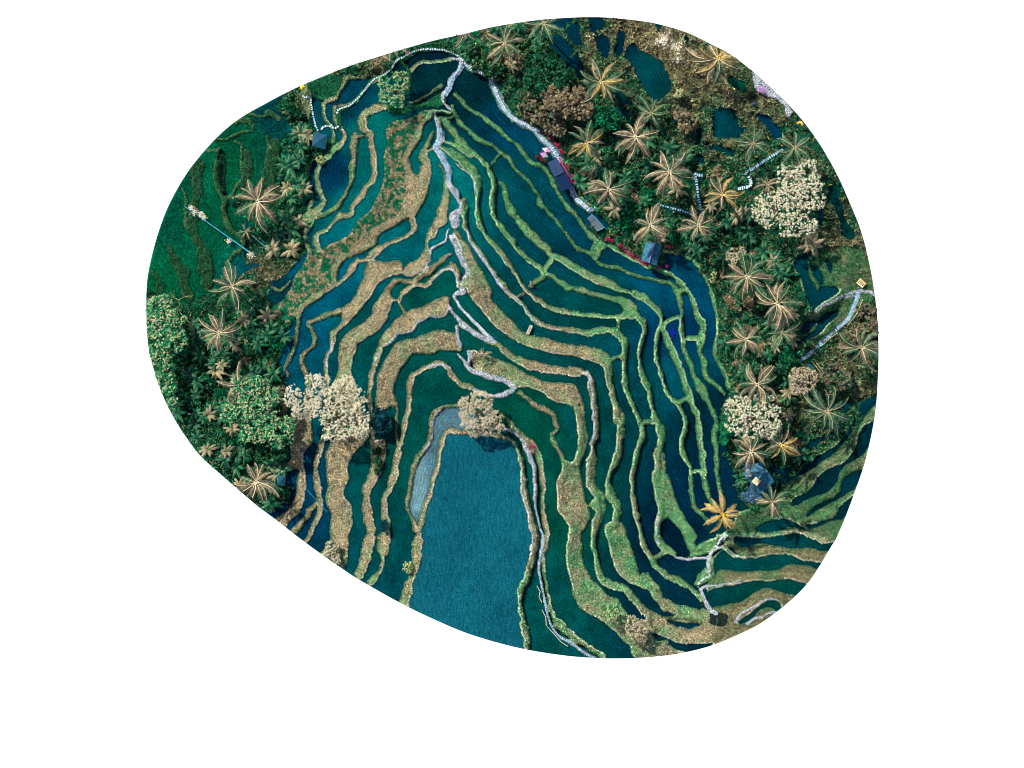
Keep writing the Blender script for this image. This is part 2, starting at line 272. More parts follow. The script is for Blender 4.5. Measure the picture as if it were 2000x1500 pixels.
# ---------------------------------------------------------------- raster of the plan
CELL = 1.6
X0, Y0, X1, Y1 = 278, 26, 1724, 1294
gx = np.arange(X0, X1+CELL, CELL); gy = np.arange(Y0, Y1+CELL, CELL)
NX, NY = len(gx), len(gy)
GX, GY = np.meshgrid(gx, gy)
def vnoise(x, y, sc, seed):
    r = np.random.default_rng(seed); T = r.random((256, 256))
    u, v = x/sc, y/sc; iu, iv = np.floor(u).astype(int), np.floor(v).astype(int)
    fu, fv = u-iu, v-iv; fu = fu*fu*(3-2*fu); fv = fv*fv*(3-2*fv)
    a = T[iu % 256, iv % 256]; b = T[(iu+1) % 256, iv % 256]; c = T[iu % 256, (iv+1) % 256]; d = T[(iu+1) % 256, (iv+1) % 256]
    return (a*(1-fu)+b*fu)*(1-fv)+(c*(1-fu)+d*fu)*fv - 0.5
def warp(x, y):
    return (x + 3.4*vnoise(x, y, 12, 1) + 1.3*vnoise(x, y, 4.5, 3), y + 3.4*vnoise(x, y, 12, 2) + 1.3*vnoise(x, y, 4.5, 4))
WX, WY = warp(GX, GY); WN = vnoise(GX, GY, 17, 21)+0.6*vnoise(GX, GY, 7, 22)
def inpoly(P, x, y):
    c = np.zeros(x.shape, bool); n = len(P)
    for i in range(n):
        xa, ya = P[i]; xb, yb = P[(i+1) % n]
        if ya == yb: continue
        c ^= ((ya > y) != (yb > y)) & (x < (xb-xa)*(y-ya)/(yb-ya)+xa)
    return c
def box(P, pad):
    i0 = max(0, int((P[:, 0].min()-pad-X0)/CELL)); i1 = min(NX, int((P[:, 0].max()+pad-X0)/CELL)+2)
    j0 = max(0, int((P[:, 1].min()-pad-Y0)/CELL)); j1 = min(NY, int((P[:, 1].max()+pad-Y0)/CELL)+2)
    return slice(j0, j1), slice(i0, i1)
def sdist(P, x, y):       # distance to closed polyline
    d = np.full(x.shape, 1e9); nx_ = x*0; ny_ = y*0; n = len(P)
    for i in range(n):
        a = P[i]; b = P[(i+1) % n]; e = b-a; L = (e@e)+1e-9
        t = np.clip(((x-a[0])*e[0]+(y-a[1])*e[1])/L, 0, 1)
        px, py = a[0]+t*e[0], a[1]+t*e[1]; q = np.hypot(x-px, y-py); m = q < d
        d[m] = q[m]; nx_[m] = px[m]; ny_[m] = py[m]
    return d, nx_, ny_
INS = inpoly(OUT, GX, GY)
# class codes
POOL, BANK, JUN = 0, 1, 2
cls = np.zeros((NY, NX), int)
kind = np.full((NY, NX), 'g')
def fillpoly(s, c, k=None, sm=False, wrp=1):
    P = pts(s); P = smooth_closed(P, 4) if sm else P
    b = box(P, 12); m = inpoly(P, WX[b] if wrp else GX[b], WY[b] if wrp else GY[b])
    cls[b] = np.where(m, c, cls[b])
    if k: kind[b] = np.where(m, k, kind[b])
for s in JUNGLE: fillpoly(s, JUN, 'j')
for s in BRIGHT: fillpoly(s, BANK, 'r')
for l in BANKS.strip().split('\n'):
    k, s = l.split('|'); fillpoly(s, BANK, k, True)
for l in POOLS.strip().split('\n'): fillpoly(l, POOL, None, True)
PATHS = []
def spline(P, k=5):
    o = []
    for i in range(len(P)-1):
        p0 = P[max(i-1, 0)]; p1 = P[i]; p2 = P[i+1]; p3 = P[min(i+2, len(P)-1)]
        for t in np.arange(k)/k:
            o.append(0.5*((2*p1)+(-p0+p2)*t+(2*p0-5*p1+4*p2-p3)*t*t+(-p0+3*p1-3*p2+p3)*t**3))
    o.append(P[-1]); return np.array(o)
def parse_line(s):
    o = []; wd = 6
    for p in s.split():
        v = [float(q) for q in p.split(',')]
        if len(v) > 2: wd = v[2]
        o.append([v[0], v[1], wd])
    return np.array(o)
def stroke(P, c, k, grow=0.35):
    for i in range(len(P)-1):
        a, b_ = P[i], P[i+1]
        bb = box(np.array([a[:2], b_[:2]]), max(a[2], b_[2])/2+8)
        x, y = WX[bb], WY[bb]; e = b_[:2]-a[:2]; L = e@e+1e-9
        t = np.clip(((x-a[0])*e[0]+(y-a[1])*e[1])/L, 0, 1)
        m = np.hypot(x-a[0]-t*e[0], y-a[1]-t*e[1]) < (a[2]+(b_[2]-a[2])*t)/2*(1+(0.75*WN[bb] if c == BANK and k != 's' else 0))+grow
        cls[bb] = np.where(m, c, cls[bb]); kind[bb] = np.where(m, k, kind[bb])
stone_lines = []
for l in LINES.strip().split('\n'):
    k, s = l.split('|'); P = spline(parse_line(s))
    if k == 's': stone_lines.append(P); continue
    stroke(P, BANK, k)
for s_ in ["1357,338,8 1362,370 1368,402 1372,418", "1356,338,7 1374,343", "1530,292,8 1510,303 1490,316 1472,328 1455,342", "1458,342,8 1466,354 1466,362 1455,366 1440,369", "1288,402,8 1312,407 1336,414 1362,422"]: stroke(spline(parse_line(s_)), BANK, 'v', 1)
MAINPATH = spline(parse_line("908,121,9 920,134,8 940,142,8 956,150,11 970,184,12 986,214,12 1006,234,11 1032,246,11 1048,258,12 1060,272,12 1074,284,16 1086,302,14 1100,325,14 1112,350,12 1120,376,10 1130,392,9 1142,402,10 1152,411,9"))
TOPPATH = spline(parse_line("663,246,6 662,232,8 659,216,7 678,208,5 690,200,4 704,186,4 720,166,4 732,154,4 748,147,4 764,134,4 774,118,7 790,110,10 812,99,5 830,96,5 860,97,4 880,102,4 896,110,7 908,121,10"))
stroke(MAINPATH, BANK, 'g', 1.5); stroke(TOPPATH, BANK, 'd', 1.5)
for P in stone_lines: stroke(P*np.array([1, 1, .8]), BANK, 's', 0)
stroke(MAINPATH, BANK, 'q', 0)
RPATHS = ["1649,573,5 1665,571,6 1685,568,7 1700,572,7 1712,578,7", "1668,578,4 1644,581,5 1611,597,5 1592,610,5",
 "1678,570,9 1670,594,10 1657,623,9", "1657,623,9 1634,643,9", "1634,643,8 1604,668,7", "1604,668,7 1594,680,8 1577,694,8", "1577,694,8 1560,705,7"]
RP = [spline(parse_line(s)) for s in RPATHS]
for P in RP: stroke(P, BANK, 's', 0)
fillpoly("1470,142 1480,140 1524,184 1550,217 1541,230 1535,226 1533,207 1516,194 1487,184 1472,171", BANK, 's')
fillpoly("1448,905 1462,895 1478,905 1500,928 1514,945 1512,965 1490,975 1470,985 1450,978 1446,965 1462,945 1455,930", BANK, 'w')
kind[(cls == POOL)] = 'p'

# connected pools (run based union-find)
lab = -np.ones((NY, NX), int); parent = []
def find(a):
    while parent[a] != a: parent[a] = parent[parent[a]]; a = parent[a]
    return a
pm = (cls == POOL) & INS
prev = []
for j in range(NY):
    r = pm[j].astype(np.int8); dd = np.diff(np.concatenate([[0], r, [0]])); st = np.where(dd == 1)[0]; en = np.where(dd == -1)[0]; cur = []
    for a, b in zip(st, en):
        idx = len(parent); parent.append(idx); lab[j, a:b] = idx; cur.append((a, b, idx))
        for (pa, pb, pi) in prev:
            if pa < b and pb > a:
                ra, rb = find(idx), find(pi)
                if ra != rb: parent[ra] = rb
    prev = cur
roots = np.array([find(i) for i in range(len(parent))]); lab[lab >= 0] = roots[lab[lab >= 0]]
ids, inv, cnt = np.unique(lab, return_inverse=True, return_counts=True); inv = inv.reshape(lab.shape)
keep = {}
newlab = -np.ones_like(lab)
for n, (i, c) in enumerate(zip(ids, cnt)):
    if i < 0: continue
    m = inv == n
    if c < 22: cls[m] = BANK; kind[m] = 'g'; continue
    newlab[m] = len(keep); keep[len(keep)] = c
lab = newlab; NL = len(keep)
# grow labels through banks to learn which terraces touch, then step down away from the hilltop paddy
grow = lab.copy()
for it in range(28):
    for sh, ax in ((1, 0), (-1, 0), (1, 1), (-1, 1)):
        n = np.roll(grow, sh, ax); m = (grow < 0) & (n >= 0) & (cls == BANK) & INS; grow[m] = n[m]
GROW = grow
adj = [dict() for _ in range(NL)]
for ax in (0, 1):
    n = np.roll(grow, 1, ax); m = (grow >= 0) & (n >= 0) & (grow != n)
    for a, b in zip(grow[m], n[m]): adj[a][b] = adj[a].get(b, 0)+1; adj[b][a] = adj[b].get(a, 0)+1
def at_lab(x, y): return lab[int((y-Y0)/CELL), int((x-X0)/CELL)]
top = at_lab(930, 1000); lev = {top: 0}; q = [top]
while q:
    a = q.pop(0)
    for b, c in adj[a].items():
        if b not in lev and c > 6: lev[b] = lev[a]+1; q.append(b)
LZ = np.full(NL, np.nan)
for a, l in lev.items(): LZ[a] = 3.2 - 0.85*l
# heights: pools flat, everything between relaxes between them
Z = np.zeros((NY, NX)); known = np.zeros((NY, NX), bool)
for a in range(NL):
    if not np.isnan(LZ[a]): m = lab == a; Z[m] = LZ[a]; known |= m
def relax(Z, known, it):
    # pyramid fill
    lv = [(np.where(known, Z, 0), known.astype(float))]
    while min(lv[-1][0].shape) > 4:
        z, k_ = lv[-1]; h, w_ = z.shape; z = np.pad(z, ((0, h % 2), (0, w_ % 2))); k_ = np.pad(k_, ((0, h % 2), (0, w_ % 2)))
        f = lambda a: a[::2, ::2]+a[1::2, ::2]+a[::2, 1::2]+a[1::2, 1::2]
        lv.append((f(z)/4, f(k_)/4))
    z, k_ = lv[-1]; cur = z.sum()/max(k_.sum(), 1e-9)*np.ones_like(z)
    for z, k_ in lv[::-1]:
        up = np.repeat(np.repeat(cur, 2, 0), 2, 1)[:z.shape[0], :z.shape[1]] if cur.shape != z.shape else cur
        cur = np.where(k_ > 0.02, z/np.maximum(k_, 1e-6), up)
    for _ in range(it):
        n = (np.roll(cur, 1, 0)+np.roll(cur, -1, 0)+np.roll(cur, 1, 1)+np.roll(cur, -1, 1))/4
        cur = np.where(known, Z, n)
    return cur
Zr = relax(Z, known, 160)
for a in range(NL):
    if np.isnan(LZ[a]): m = lab == a; LZ[a] = Zr[m].mean()-0.35; Z[m] = LZ[a]; known |= m
Zr = relax(Z, known, 160)
zt = np.where(lab >= 0, Z, -99.0)
for _ in range(6):
    for ax in (0, 1):
        zt = np.maximum(zt, np.maximum(np.roll(zt, 1, ax), np.roll(zt, -1, ax)))
zt = np.where(zt < -50, Zr, zt)
for _ in range(2):
    for ax in (0, 1): zt = (np.roll(zt, 1, ax)+np.roll(zt, -1, ax)+2*zt)/4
notp = (lab < 0)
dist = np.zeros((NY, NX)); cur = notp.copy()
for i in range(6):
    dist += cur; cur = cur & np.roll(cur, 1, 0) & np.roll(cur, -1, 0) & np.roll(cur, 1, 1) & np.roll(cur, -1, 1)
prof = np.clip(dist/1.7, 0, 1)
HZ = np.where(notp, 0.45*Zr+0.55*zt+0.30*prof+0.22*vnoise(GX, GY, 9, 8)*prof+0.16*vnoise(GX, GY, 4, 9)*prof, Z)
HZ = np.where(cls == JUN, Zr+prof*(0.1+1.6*vnoise(GX, GY, 60, 12)+0.7*vnoise(GX, GY, 16, 13)), HZ)
def unproj(px, py, z):
    f = S*(CAMH-z)/CAMH
    return (px-1000)*f, (750-py)*f, z
def hz(px, py):
    i = np.clip(((np.asarray(px)-X0)/CELL).round().astype(int), 0, NX-1); j = np.clip(((np.asarray(py)-Y0)/CELL).round().astype(int), 0, NY-1)
    return HZ[j, i]

# distance from the banks: the seedlings are planted in rows that follow them
rowd = np.zeros((NY, NX)); cur = lab >= 0
for i in range(70):
    rowd += cur; e4 = cur & np.roll(cur, 1, 0) & np.roll(cur, -1, 0) & np.roll(cur, 1, 1) & np.roll(cur, -1, 1)
    cur = e4 & (np.roll(np.roll(cur, 1, 0), 1, 1) & np.roll(np.roll(cur, -1, 0), -1, 1) & np.roll(np.roll(cur, 1, 0), -1, 1) & np.roll(np.roll(cur, -1, 0), 1, 1) if i % 3 else True)
for _ in range(3):
    for ax in (0, 1): rowd = (np.roll(rowd, 1, ax)+np.roll(rowd, -1, ax)+2*rowd)/4

# ---------------------------------------------------------------- materials
def srgb(c):
    c = np.asarray(c, float)/255.0
    return np.where(c <= 0.04045, c/12.92, ((c+0.055)/1.055)**2.4)
def mat(name, rough=0.9, spec=0.15):
    m = bpy.data.materials.new(name); m.use_nodes = True; b = m.node_tree.nodes['Principled BSDF']
    b.inputs['Roughness'].default_value = rough; b.inputs['Specular IOR Level'].default_value = spec
    return m, m.node_tree, b
def N(nt, t, **kw):
    n = nt.nodes.new(t)
    for k, v in kw.items(): setattr(n, k, v)
    return n
def noisenode(nt, scale, detail=2, coord='Object', rough=0.6):
    tc = N(nt, 'ShaderNodeTexCoord'); n = N(nt, 'ShaderNodeTexNoise'); n.inputs['Scale'].default_value = scale
    n.inputs['Detail'].default_value = detail; n.inputs['Roughness'].default_value = rough
    nt.links.new(tc.outputs[coord], n.inputs['Vector']); return n
def ramp(nt, src, stops):
    r = N(nt, 'ShaderNodeValToRGB'); e = r.color_ramp.elements
    while len(e) < len(stops): e.new(0.5)
    for el, (p, c) in zip(e, stops):
        el.position = p; el.color = (*c, 1) if len(c) == 3 else c
    nt.links.new(src, r.inputs[0]); return r
def mixc(nt, f, a, b, mode='MIX'):
    m = N(nt, 'ShaderNodeMix', data_type='RGBA', blend_type=mode)
    if isinstance(f, float): m.inputs[0].default_value = f
    else: nt.links.new(f, m.inputs[0])
    for s, v in ((m.inputs[6], a), (m.inputs[7], b)):
        if isinstance(v, tuple): s.default_value = (*v, 1)
        else: nt.links.new(v, s)
    return m.outputs[2]
def attr(nt, name): a = N(nt, 'ShaderNodeAttribute'); a.attribute_name = name; return a.outputs['Color']

m_ground, gn, gb = mat("grassy_bank")
nz = noisenode(gn, 5.5, 3, rough=0.75); nl = noisenode(gn, 0.55, 3)
r1 = ramp(gn, nz.outputs[0], [(0.47, (0, 0, 0)), (0.54, (1, 1, 1))])
base = mixc(gn, r1.outputs[0], attr(gn, 'tintA'), attr(gn, 'tintB'))
nz2 = noisenode(gn, 8.5, 2, rough=0.8); r2 = ramp(gn, nz2.outputs[0], [(0.36, (0.3, 0.36, 0.36)), (0.5, (0.95, 0.95, 0.95)), (0.64, (1.9, 1.85, 1.8))])
base = mixc(gn, 1.0, base, r2.outputs[0], 'MULTIPLY')
r3 = ramp(gn, nl.outputs[0], [(0.35, (0.72, 0.8, 0.8)), (0.65, (1.2, 1.15, 1.1))])
base = mixc(gn, 1.0, base, r3.outputs[0], 'MULTIPLY'); gn.links.new(base, gb.inputs['Base Color'])
bp = N(gn, 'ShaderNodeBump'); bp.inputs['Strength'].default_value = 0.8; bp.inputs['Distance'].default_value = 0.25
gn.links.new(nz2.outputs[0], bp.inputs['Height']); gn.links.new(bp.outputs[0], gb.inputs['Normal'])

m_soil, sn, sb = mat("cut_soil"); ns = noisenode(sn, 0.7, 4)
sr = ramp(sn, ns.outputs[0], [(0.3, (0.09, 0.06, 0.035)), (0.7, (0.2, 0.15, 0.09))]); sn.links.new(sr.outputs[0], sb.inputs['Base Color'])

m_pool, pn, pb = mat("flooded_paddy", 0.6, 0.0)
nz = noisenode(pn, 7.0, 2, rough=0.8); r1 = ramp(pn, nz.outputs[0], [(0.35, (0.72, 0.74, 0.76)), (0.52, (1, 1, 1)), (0.68, (1.5, 1.35, 1.3))])
base = mixc(pn, 1.0, attr(pn, 'tintA'), r1.outputs[0], 'MULTIPLY')
nl = noisenode(pn, 0.35, 3); r3 = ramp(pn, nl.outputs[0], [(0.3, (0.78, 0.8, 0.8)), (0.7, (1.2, 1.18, 1.18))])
base = mixc(pn, 1.0, base, r3.outputs[0], 'MULTIPLY')
# faint planting rows
sxp = N(pn, 'ShaderNodeSeparateColor'); pn.links.new(attr(pn, 'tintB'), sxp.inputs[0])
sn1 = N(pn, 'ShaderNodeMath', operation='MULTIPLY'); pn.links.new(sxp.outputs[0], sn1.inputs[0]); sn1.inputs[1].default_value = 100*1.6*2*math.pi/4.4
sn2 = N(pn, 'ShaderNodeMath', operation='SINE'); pn.links.new(sn1.outputs[0], sn2.inputs[0])
sn3 = N(pn, 'ShaderNodeMapRange'); sn3.inputs[1].default_value = -1; pn.links.new(sn2.outputs[0], sn3.inputs[0])
rw = ramp(pn, sn3.outputs[0], [(0.1, (0.8, 0.8, 0.8)), (0.9, (1.26, 1.22, 1.22))]); base = mixc(pn, 0.75, base, rw.outputs[0], 'MULTIPLY')
pn.links.new(base, pb.inputs['Base Color'])
m_big, qn, qb = mat("wide_paddy", 0.6, 0.0)
tq = N(qn, 'ShaderNodeTexCoord'); mp = N(qn, 'ShaderNodeMapping'); mp.inputs['Scale'].default_value = (5.5, 0.8, 1); mp.inputs['Rotation'].default_value = (0, 0, 0.06); qn.links.new(tq.outputs['Object'], mp.inputs[0])
n1 = N(qn, 'ShaderNodeTexNoise'); n1.inputs['Scale'].default_value = 1.0; n1.inputs['Detail'].default_value = 3; n1.inputs['Distortion'].default_value = 0.6; qn.links.new(mp.outputs[0], n1.inputs['Vector'])
q1 = ramp(qn, n1.outputs[0], [(0.34, (0.62, 0.7, 0.72)), (0.5, (1, 1, 1)), (0.66, (2.2, 1.25, 1.2))]); base = mixc(qn, 1.0, attr(qn, 'tintA'), q1.outputs[0], 'MULTIPLY')
n2 = noisenode(qn, 7.5, 2, rough=.8); q2 = ramp(qn, n2.outputs[0], [(0.38, (0.72, 0.75, 0.78)), (0.5, (1, 1, 1)), (0.64, (2.4, 1.45, 1.4))]); base = mixc(qn, 1.0, base, q2.outputs[0], 'MULTIPLY')
n3 = noisenode(qn, 0.16, 3); q3 = ramp(qn, n3.outputs[0], [(0.35, (0.86, 0.88, 0.9)), (0.65, (1.12, 1.1, 1.08))]); base = mixc(qn, 1.0, base, q3.outputs[0], 'MULTIPLY')
qn.links.new(base, qb.inputs['Base Color'])

def vary_mat(name, cols, scale=3.0, rough=0.85, spec=0.1, rnd=True, trans=0.0):
    m, t, b = mat(name, rough, spec)
    n = noisenode(t, scale, 2); k = len(cols)
    r = ramp(t, n.outputs[0], [(0.3+0.4*i/max(k-1, 1), c) for i, c in enumerate(cols)])
    c = r.outputs[0]
    if rnd:
        oi = N(t, 'ShaderNodeObjectInfo'); rr = ramp(t, oi.outputs['Random'], [(0, (0.75, 0.8, 0.85)), (1, (1.2, 1.15, 1.05))])
        c = mixc(t, 1.0, c, rr.outputs[0], 'MULTIPLY')
    t.links.new(c, b.inputs['Base Color'])
    return m
m_att, an, ab = mat("leaf_blades", 0.8, 0.1); an.links.new(attr(an, 'tintA'), ab.inputs['Base Color'])

# ---------------------------------------------------------------- mesh helpers
def mesh_np(name, V, F, mats, parent=None, A=None, B=None, midx=None, smooth=False):
    """V (n,3); F (m,3|4) arrays"""
    me = bpy.data.meshes.new(name); V = np.asarray(V, np.float32); F = np.asarray(F, np.int32)
    me.vertices.add(len(V)); me.vertices.foreach_set('co', V.ravel()); k = F.shape[1]
    me.loops.add(F.size); me.loops.foreach_set('vertex_index', F.ravel())
    me.polygons.add(len(F)); me.polygons.foreach_set('loop_start', np.arange(0, F.size, k, dtype=np.int32)); me.polygons.foreach_set('loop_total', np.full(len(F), k, np.int32))
    if midx is not None: me.polygons.foreach_set('material_index', np.asarray(midx, np.int32))
    if smooth: me.polygons.foreach_set('use_smooth', np.ones(len(F), bool))
    for nm, c in (('tintA', A), ('tintB', B)):
        if c is not None:
            at = me.attributes.new(nm, 'FLOAT_COLOR', 'POINT'); c4 = np.ones((len(V), 4), np.float32); c4[:, :3] = c; at.data.foreach_set('color', c4.ravel())
    me.update(calc_edges=True); me.validate()
    for m in (mats if isinstance(mats, (list, tuple)) else [mats]): me.materials.append(m)
    o = bpy.data.objects.new(name, me); COL.objects.link(o)
    if parent: o.parent = parent
    return o
def tag(o, label=None, cat=None, group=None, kind=None):
    for k, v in (('label', label), ('category', cat), ('group', group), ('kind', kind)):
        if v: o[k] = v
    return o
def empty(name, loc, rz=0.0):
    o = bpy.data.objects.new(name, None); COL.objects.link(o); o.location = loc; o.rotation_euler = (0, 0, rz); o.empty_display_size = 0.3; return o
class MB:
    def __init__(s): s.v = []; s.f = []; s.m = []; s.n = 0
    def add(s, V, F, mi=0):
        F = np.asarray(F)
        if F.shape[1] == 3: F = np.hstack([F, F[:, 2:3]*0-1])
        s.v.append(np.asarray(V, float)); s.f.append(np.where(F < 0, -1, F+s.n)); s.m += [mi]*len(F); s.n += len(V)
    def box(s, c, d, rz=0, mi=0, R=None):
        V = np.array([[x, y, z] for x in (-.5, .5) for y in (-.5, .5) for z in (-.5, .5)])*np.array(d)
        if R is None: cr, sr_ = math.cos(rz), math.sin(rz); R = np.array([[cr, -sr_, 0], [sr_, cr, 0], [0, 0, 1]])
        s.add(V@np.asarray(R).T+np.array(c), [[0, 1, 3, 2], [4, 6, 7, 5], [0, 4, 5, 1], [2, 3, 7, 6], [0, 2, 6, 4], [1, 5, 7, 3]], mi)
    def tube(s, P, R, k=6, mi=0):
        P = np.asarray(P, float); n = len(P); V = []
        for i in range(n):
            d = P[min(i+1, n-1)]-P[max(i-1, 0)]; d = d/(np.linalg.norm(d)+1e-9); a = np.cross(d, [0.3, 0.9, 0.1]); a /= np.linalg.norm(a)+1e-9; b = np.cross(d, a)
            for j in range(k): t = 2*math.pi*j/k; V.append(P[i]+R[i]*(a*math.cos(t)+b*math.sin(t)))
        F = [[i*k+j, i*k+(j+1) % k, (i+1)*k+(j+1) % k, (i+1)*k+j] for i in range(n-1) for j in range(k)]
        V.append(P[0]); V.append(P[-1]); F += [[n*k, (j+1) % k, j, -1] for j in range(k)]+[[n*k+1, (n-1)*k+j, (n-1)*k+(j+1) % k, -1] for j in range(k)]
        s.add(V, F, mi)
    def build(s, name, mats, parent=None, smooth=False):
        me = bpy.data.meshes.new(name); V = np.vstack(s.v); F = np.vstack(s.f)
        me.from_pydata([tuple(p) for p in V], [], [tuple(int(q) for q in f if q >= 0) for f in F])
        for m in (mats if isinstance(mats, (list, tuple)) else [mats]): me.materials.append(m)
        me.polygons.foreach_set('material_index', s.m)
        if smooth: me.polygons.foreach_set('use_smooth', [True]*len(F))
        me.update(); o = bpy.data.objects.new(name, me); COL.objects.link(o)
        if parent: o.parent = parent
        return o
def inside_world(P):     # the model is cut along the same edge at every height
    P = np.asarray(P); f = S*(CAMH-P[:, 2])/CAMH
    return inpoly(OUT, P[:, 0]/f+1000, 750-P[:, 1]/f)

# ---------------------------------------------------------------- ground sheet + paddies
TINT = {'v': ((6, 60, 60), (20, 84, 80)), 'q': ((60, 112, 146), (150, 164, 190)), 'h': ((4, 78, 52), (58, 96, 58)), 'r': ((10, 104, 68), (112, 140, 92)), 'g': ((8, 150, 92), (160, 184, 132)), 'b': ((196, 178, 144), (120, 116, 86)), 't': ((168, 150, 112), (120, 120, 84)), 's': ((212, 212, 216), (124, 138, 156)),
        'd': ((6, 84, 58), (36, 112, 70)), 'm': ((160, 140, 108), (10, 84, 58)), 'j': ((0, 64, 46), (34, 98, 62)), 'k': ((10, 30, 26), (40, 50, 40)), 'w': ((14, 60, 90), (90, 130, 160)),
        'e': ((16, 104, 70), (92, 112, 66)), 'p': ((0, 80, 90), (0, 80, 90))}
TA = np.zeros((NY, NX, 3)); TB = np.zeros((NY, NX, 3))
for k, (a, b) in TINT.items():
    m = kind == k; TA[m] = srgb(a); TB[m] = srgb(b)
# banks of the left half carry drier grass, of the right half greener grass
green_pts = [(950,300,1),(1000,400,1),(1100,540,.7),(1150,620,.6),(1200,650,.7),(1050,640,.4),(1300,640,1),(1350,800,1),(1250,780,.9),(1190,820,.45),(1160,1000,.6),(1120,1000,.3),(1200,1080,.6),(1290,980,.7),(1340,1040,.9),(900,600,.15),(1000,610,.35),(1080,690,.15),(1100,740,.1),(740,560,0),(700,900,0),(600,900,.05),(680,260,.1),(800,360,.1),(700,400,.1),(620,420,.5),(640,280,.8),(560,600,.3),(880,600,.1),(780,1080,.3),(850,900,.2),(1040,1030,.2),(1400,960,.9),(1020,1180,.6),(1150,760,.25),(1130,880,.4),(1210,900,.5),(1240,1000,.4),(1280,1100,.6),(1350,1160,.6),(1340,1240,.2),(1500,1082,.35),(1600,1090,.1),(1480,1130,.4),(1560,1140,.1),(1500,1165,.2),(1560,950,.7),(1500,1000,.9),(1580,1110,.1),(1450,1200,.1),(1620,900,.6),(1640,1030,.6),(1290,600,.6),(1360,640,.8)]
gp = np.array(green_pts, float)
def idw(x, y, P, vals, pw=3):
    num = 0; den = 0
    for p, v in zip(P, vals):
        w_ = 1.0/(((x-p[0])**2+(y-p[1])**2)**(pw/2)+50); num = num+w_[..., None]*np.atleast_1d(v); den = den+w_
    return num/den[..., None]
gw = np.clip((idw(GX, GY, gp[:, :2], gp[:, 2])[..., 0]-0.38)*2.0+0.4+0.9*vnoise(GX, GY, 22, 31)+0.5*vnoise(GX, GY, 7, 32), 0, 1)[..., None]
bm = np.isin(kind, ['g', 'b'])
for arr, kk in ((TA, 0), (TB, 1)):
    mixed = srgb(TINT['b'][kk])*(1-gw)+srgb(TINT['g'][kk])*gw
    arr[bm] = mixed[bm]
# dry tan hillside at the upper right and other patches of the wild ground
tan_spots = [(1290,70,80,1),(1240,50,60,.9),(1340,130,70,1),(1390,150,60,.9),(1160,75,24,.8),(1150,110,20,.7),(1440,190,50,.6),(1490,210,40,.6),(1640,420,22,.7),(1650,500,45,.9),(1690,470,30,.8),(1680,520,28,.8),
 (1350,215,30,.6),(1120,190,34,.5),(1280,190,30,.4),(735,125,22,.8),(598,200,16,.9),(540,540,30,.7),(520,530,30,.6),(1560,780,40,.5),(1680,640,40,.5),(1660,720,40,.6),(1690,760,30,.5),(640,150,20,.5),(1410,265,36,.35),(1340,290,24,.35),(1380,380,26,.3),(1060,230,30,.3), (1590,330,20,.3),(1600,470,20,.3)]
tw = np.zeros((NY, NX))
for x, y, r, a in tan_spots: tw = np.maximum(tw, a*np.exp(-((GX-x)**2+(GY-y)**2)/(r*r)))
tw = np.clip(tw*1.2+0.7*vnoise(GX, GY, 18, 44)*(tw > 0.05), 0, 1)[..., None]
jm = kind == 'j'
for arr, c in ((TA, (140, 124, 94)), (TB, (84, 92, 62))):
    mixed = arr*(1-tw)+srgb(c)*tw; arr[jm] = mixed[jm]
for x, y, r in [(1297,76,11),(1290,82,7),(1318,94,8),(1324,116,6),(1330,88,5)]:
    m_ = np.exp(-((GX-x)**2+(GY-y)**2)/(r*r))[..., None]*1.2; m_ = np.clip(m_+0.8*vnoise(GX, GY, 5, 55)[..., None]*(m_ > .1), 0, 1)
    for arr in (TA, TB): arr[:] = np.where(jm[..., None], arr*(1-m_)+srgb((238, 228, 206))*m_, arr)
sv = 1/np.maximum(1+0.6*vnoise(GX, GY, 30, 77), 0.3)
PCOL = [(930,1000,8,106,126),(930,1200,0,92,114),(700,480,0,112,134),(640,560,0,102,136),(650,340,0,56,92),(690,200,0,64,92),(730,250,0,120,122),(735,330,0,114,120),(840,570,0,90,88),(900,720,0,86,84),(1050,820,0,86,74),(1090,1000,0,88,76),(1080,1180,0,80,84),(720,970,0,80,86),(800,900,0,86,84),(590,980,0,62,100),(590,650,0,88,122),
 (980,220,0,60,92),(920,190,0,46,60),(850,140,0,50,60),(850,110,0,36,58),(1050,440,0,74,94),(1150,470,0,64,92),(1290,560,0,86,124),(1370,540,0,74,112),(1180,590,0,76,84),(1100,600,0,72,80),(1250,750,0,72,86),(1320,740,0,88,112),(1320,650,0,58,104),(1380,800,0,42,64),(1370,950,0,44,76),(1320,1040,0,36,66),(1450,1100,0,72,78),
 (1600,940,0,48,64),(1500,1150,0,76,74),(450,330,0,104,74),(400,430,0,104,76),(330,560,0,100,68),(330,430,0,96,76),(470,250,0,96,72),(1100,100,0,54,80),(1180,90,0,48,70),(1280,150,0,70,82),(1410,250,0,66,84),(1380,300,0,64,76),(1510,250,0,64,100),(1440,165,0,88,78),(1660,400,0,70,72),(1300,1180,0,52,76),(540,560,0,84,112),(860,370,0,118,124),(800,480,0,108,124),(690,400,0,112,120),(520,215,0,68,80),(700,650,0,82,86),(1140,800,0,78,84),(1600,580,0,64,82),(1470,1060,0,64,80)]
pc = idw(GX, GY, [(p[0], p[1]) for p in PCOL], [srgb(p[2:]) for p in PCOL], 4)*np.array([0.4, 0.62, 0.53])*(1+0.55*np.clip((600-GX)/120, 0, 1)*np.clip((640-GY)/60, 0, 1))[..., None]
mw = np.clip(0.68+4.0*(0.7*vnoise(GX, GY, 9, 81)+0.8*vnoise(GX, GY, 4, 82)), 0, 1)[..., None]; km = kind == 'm'
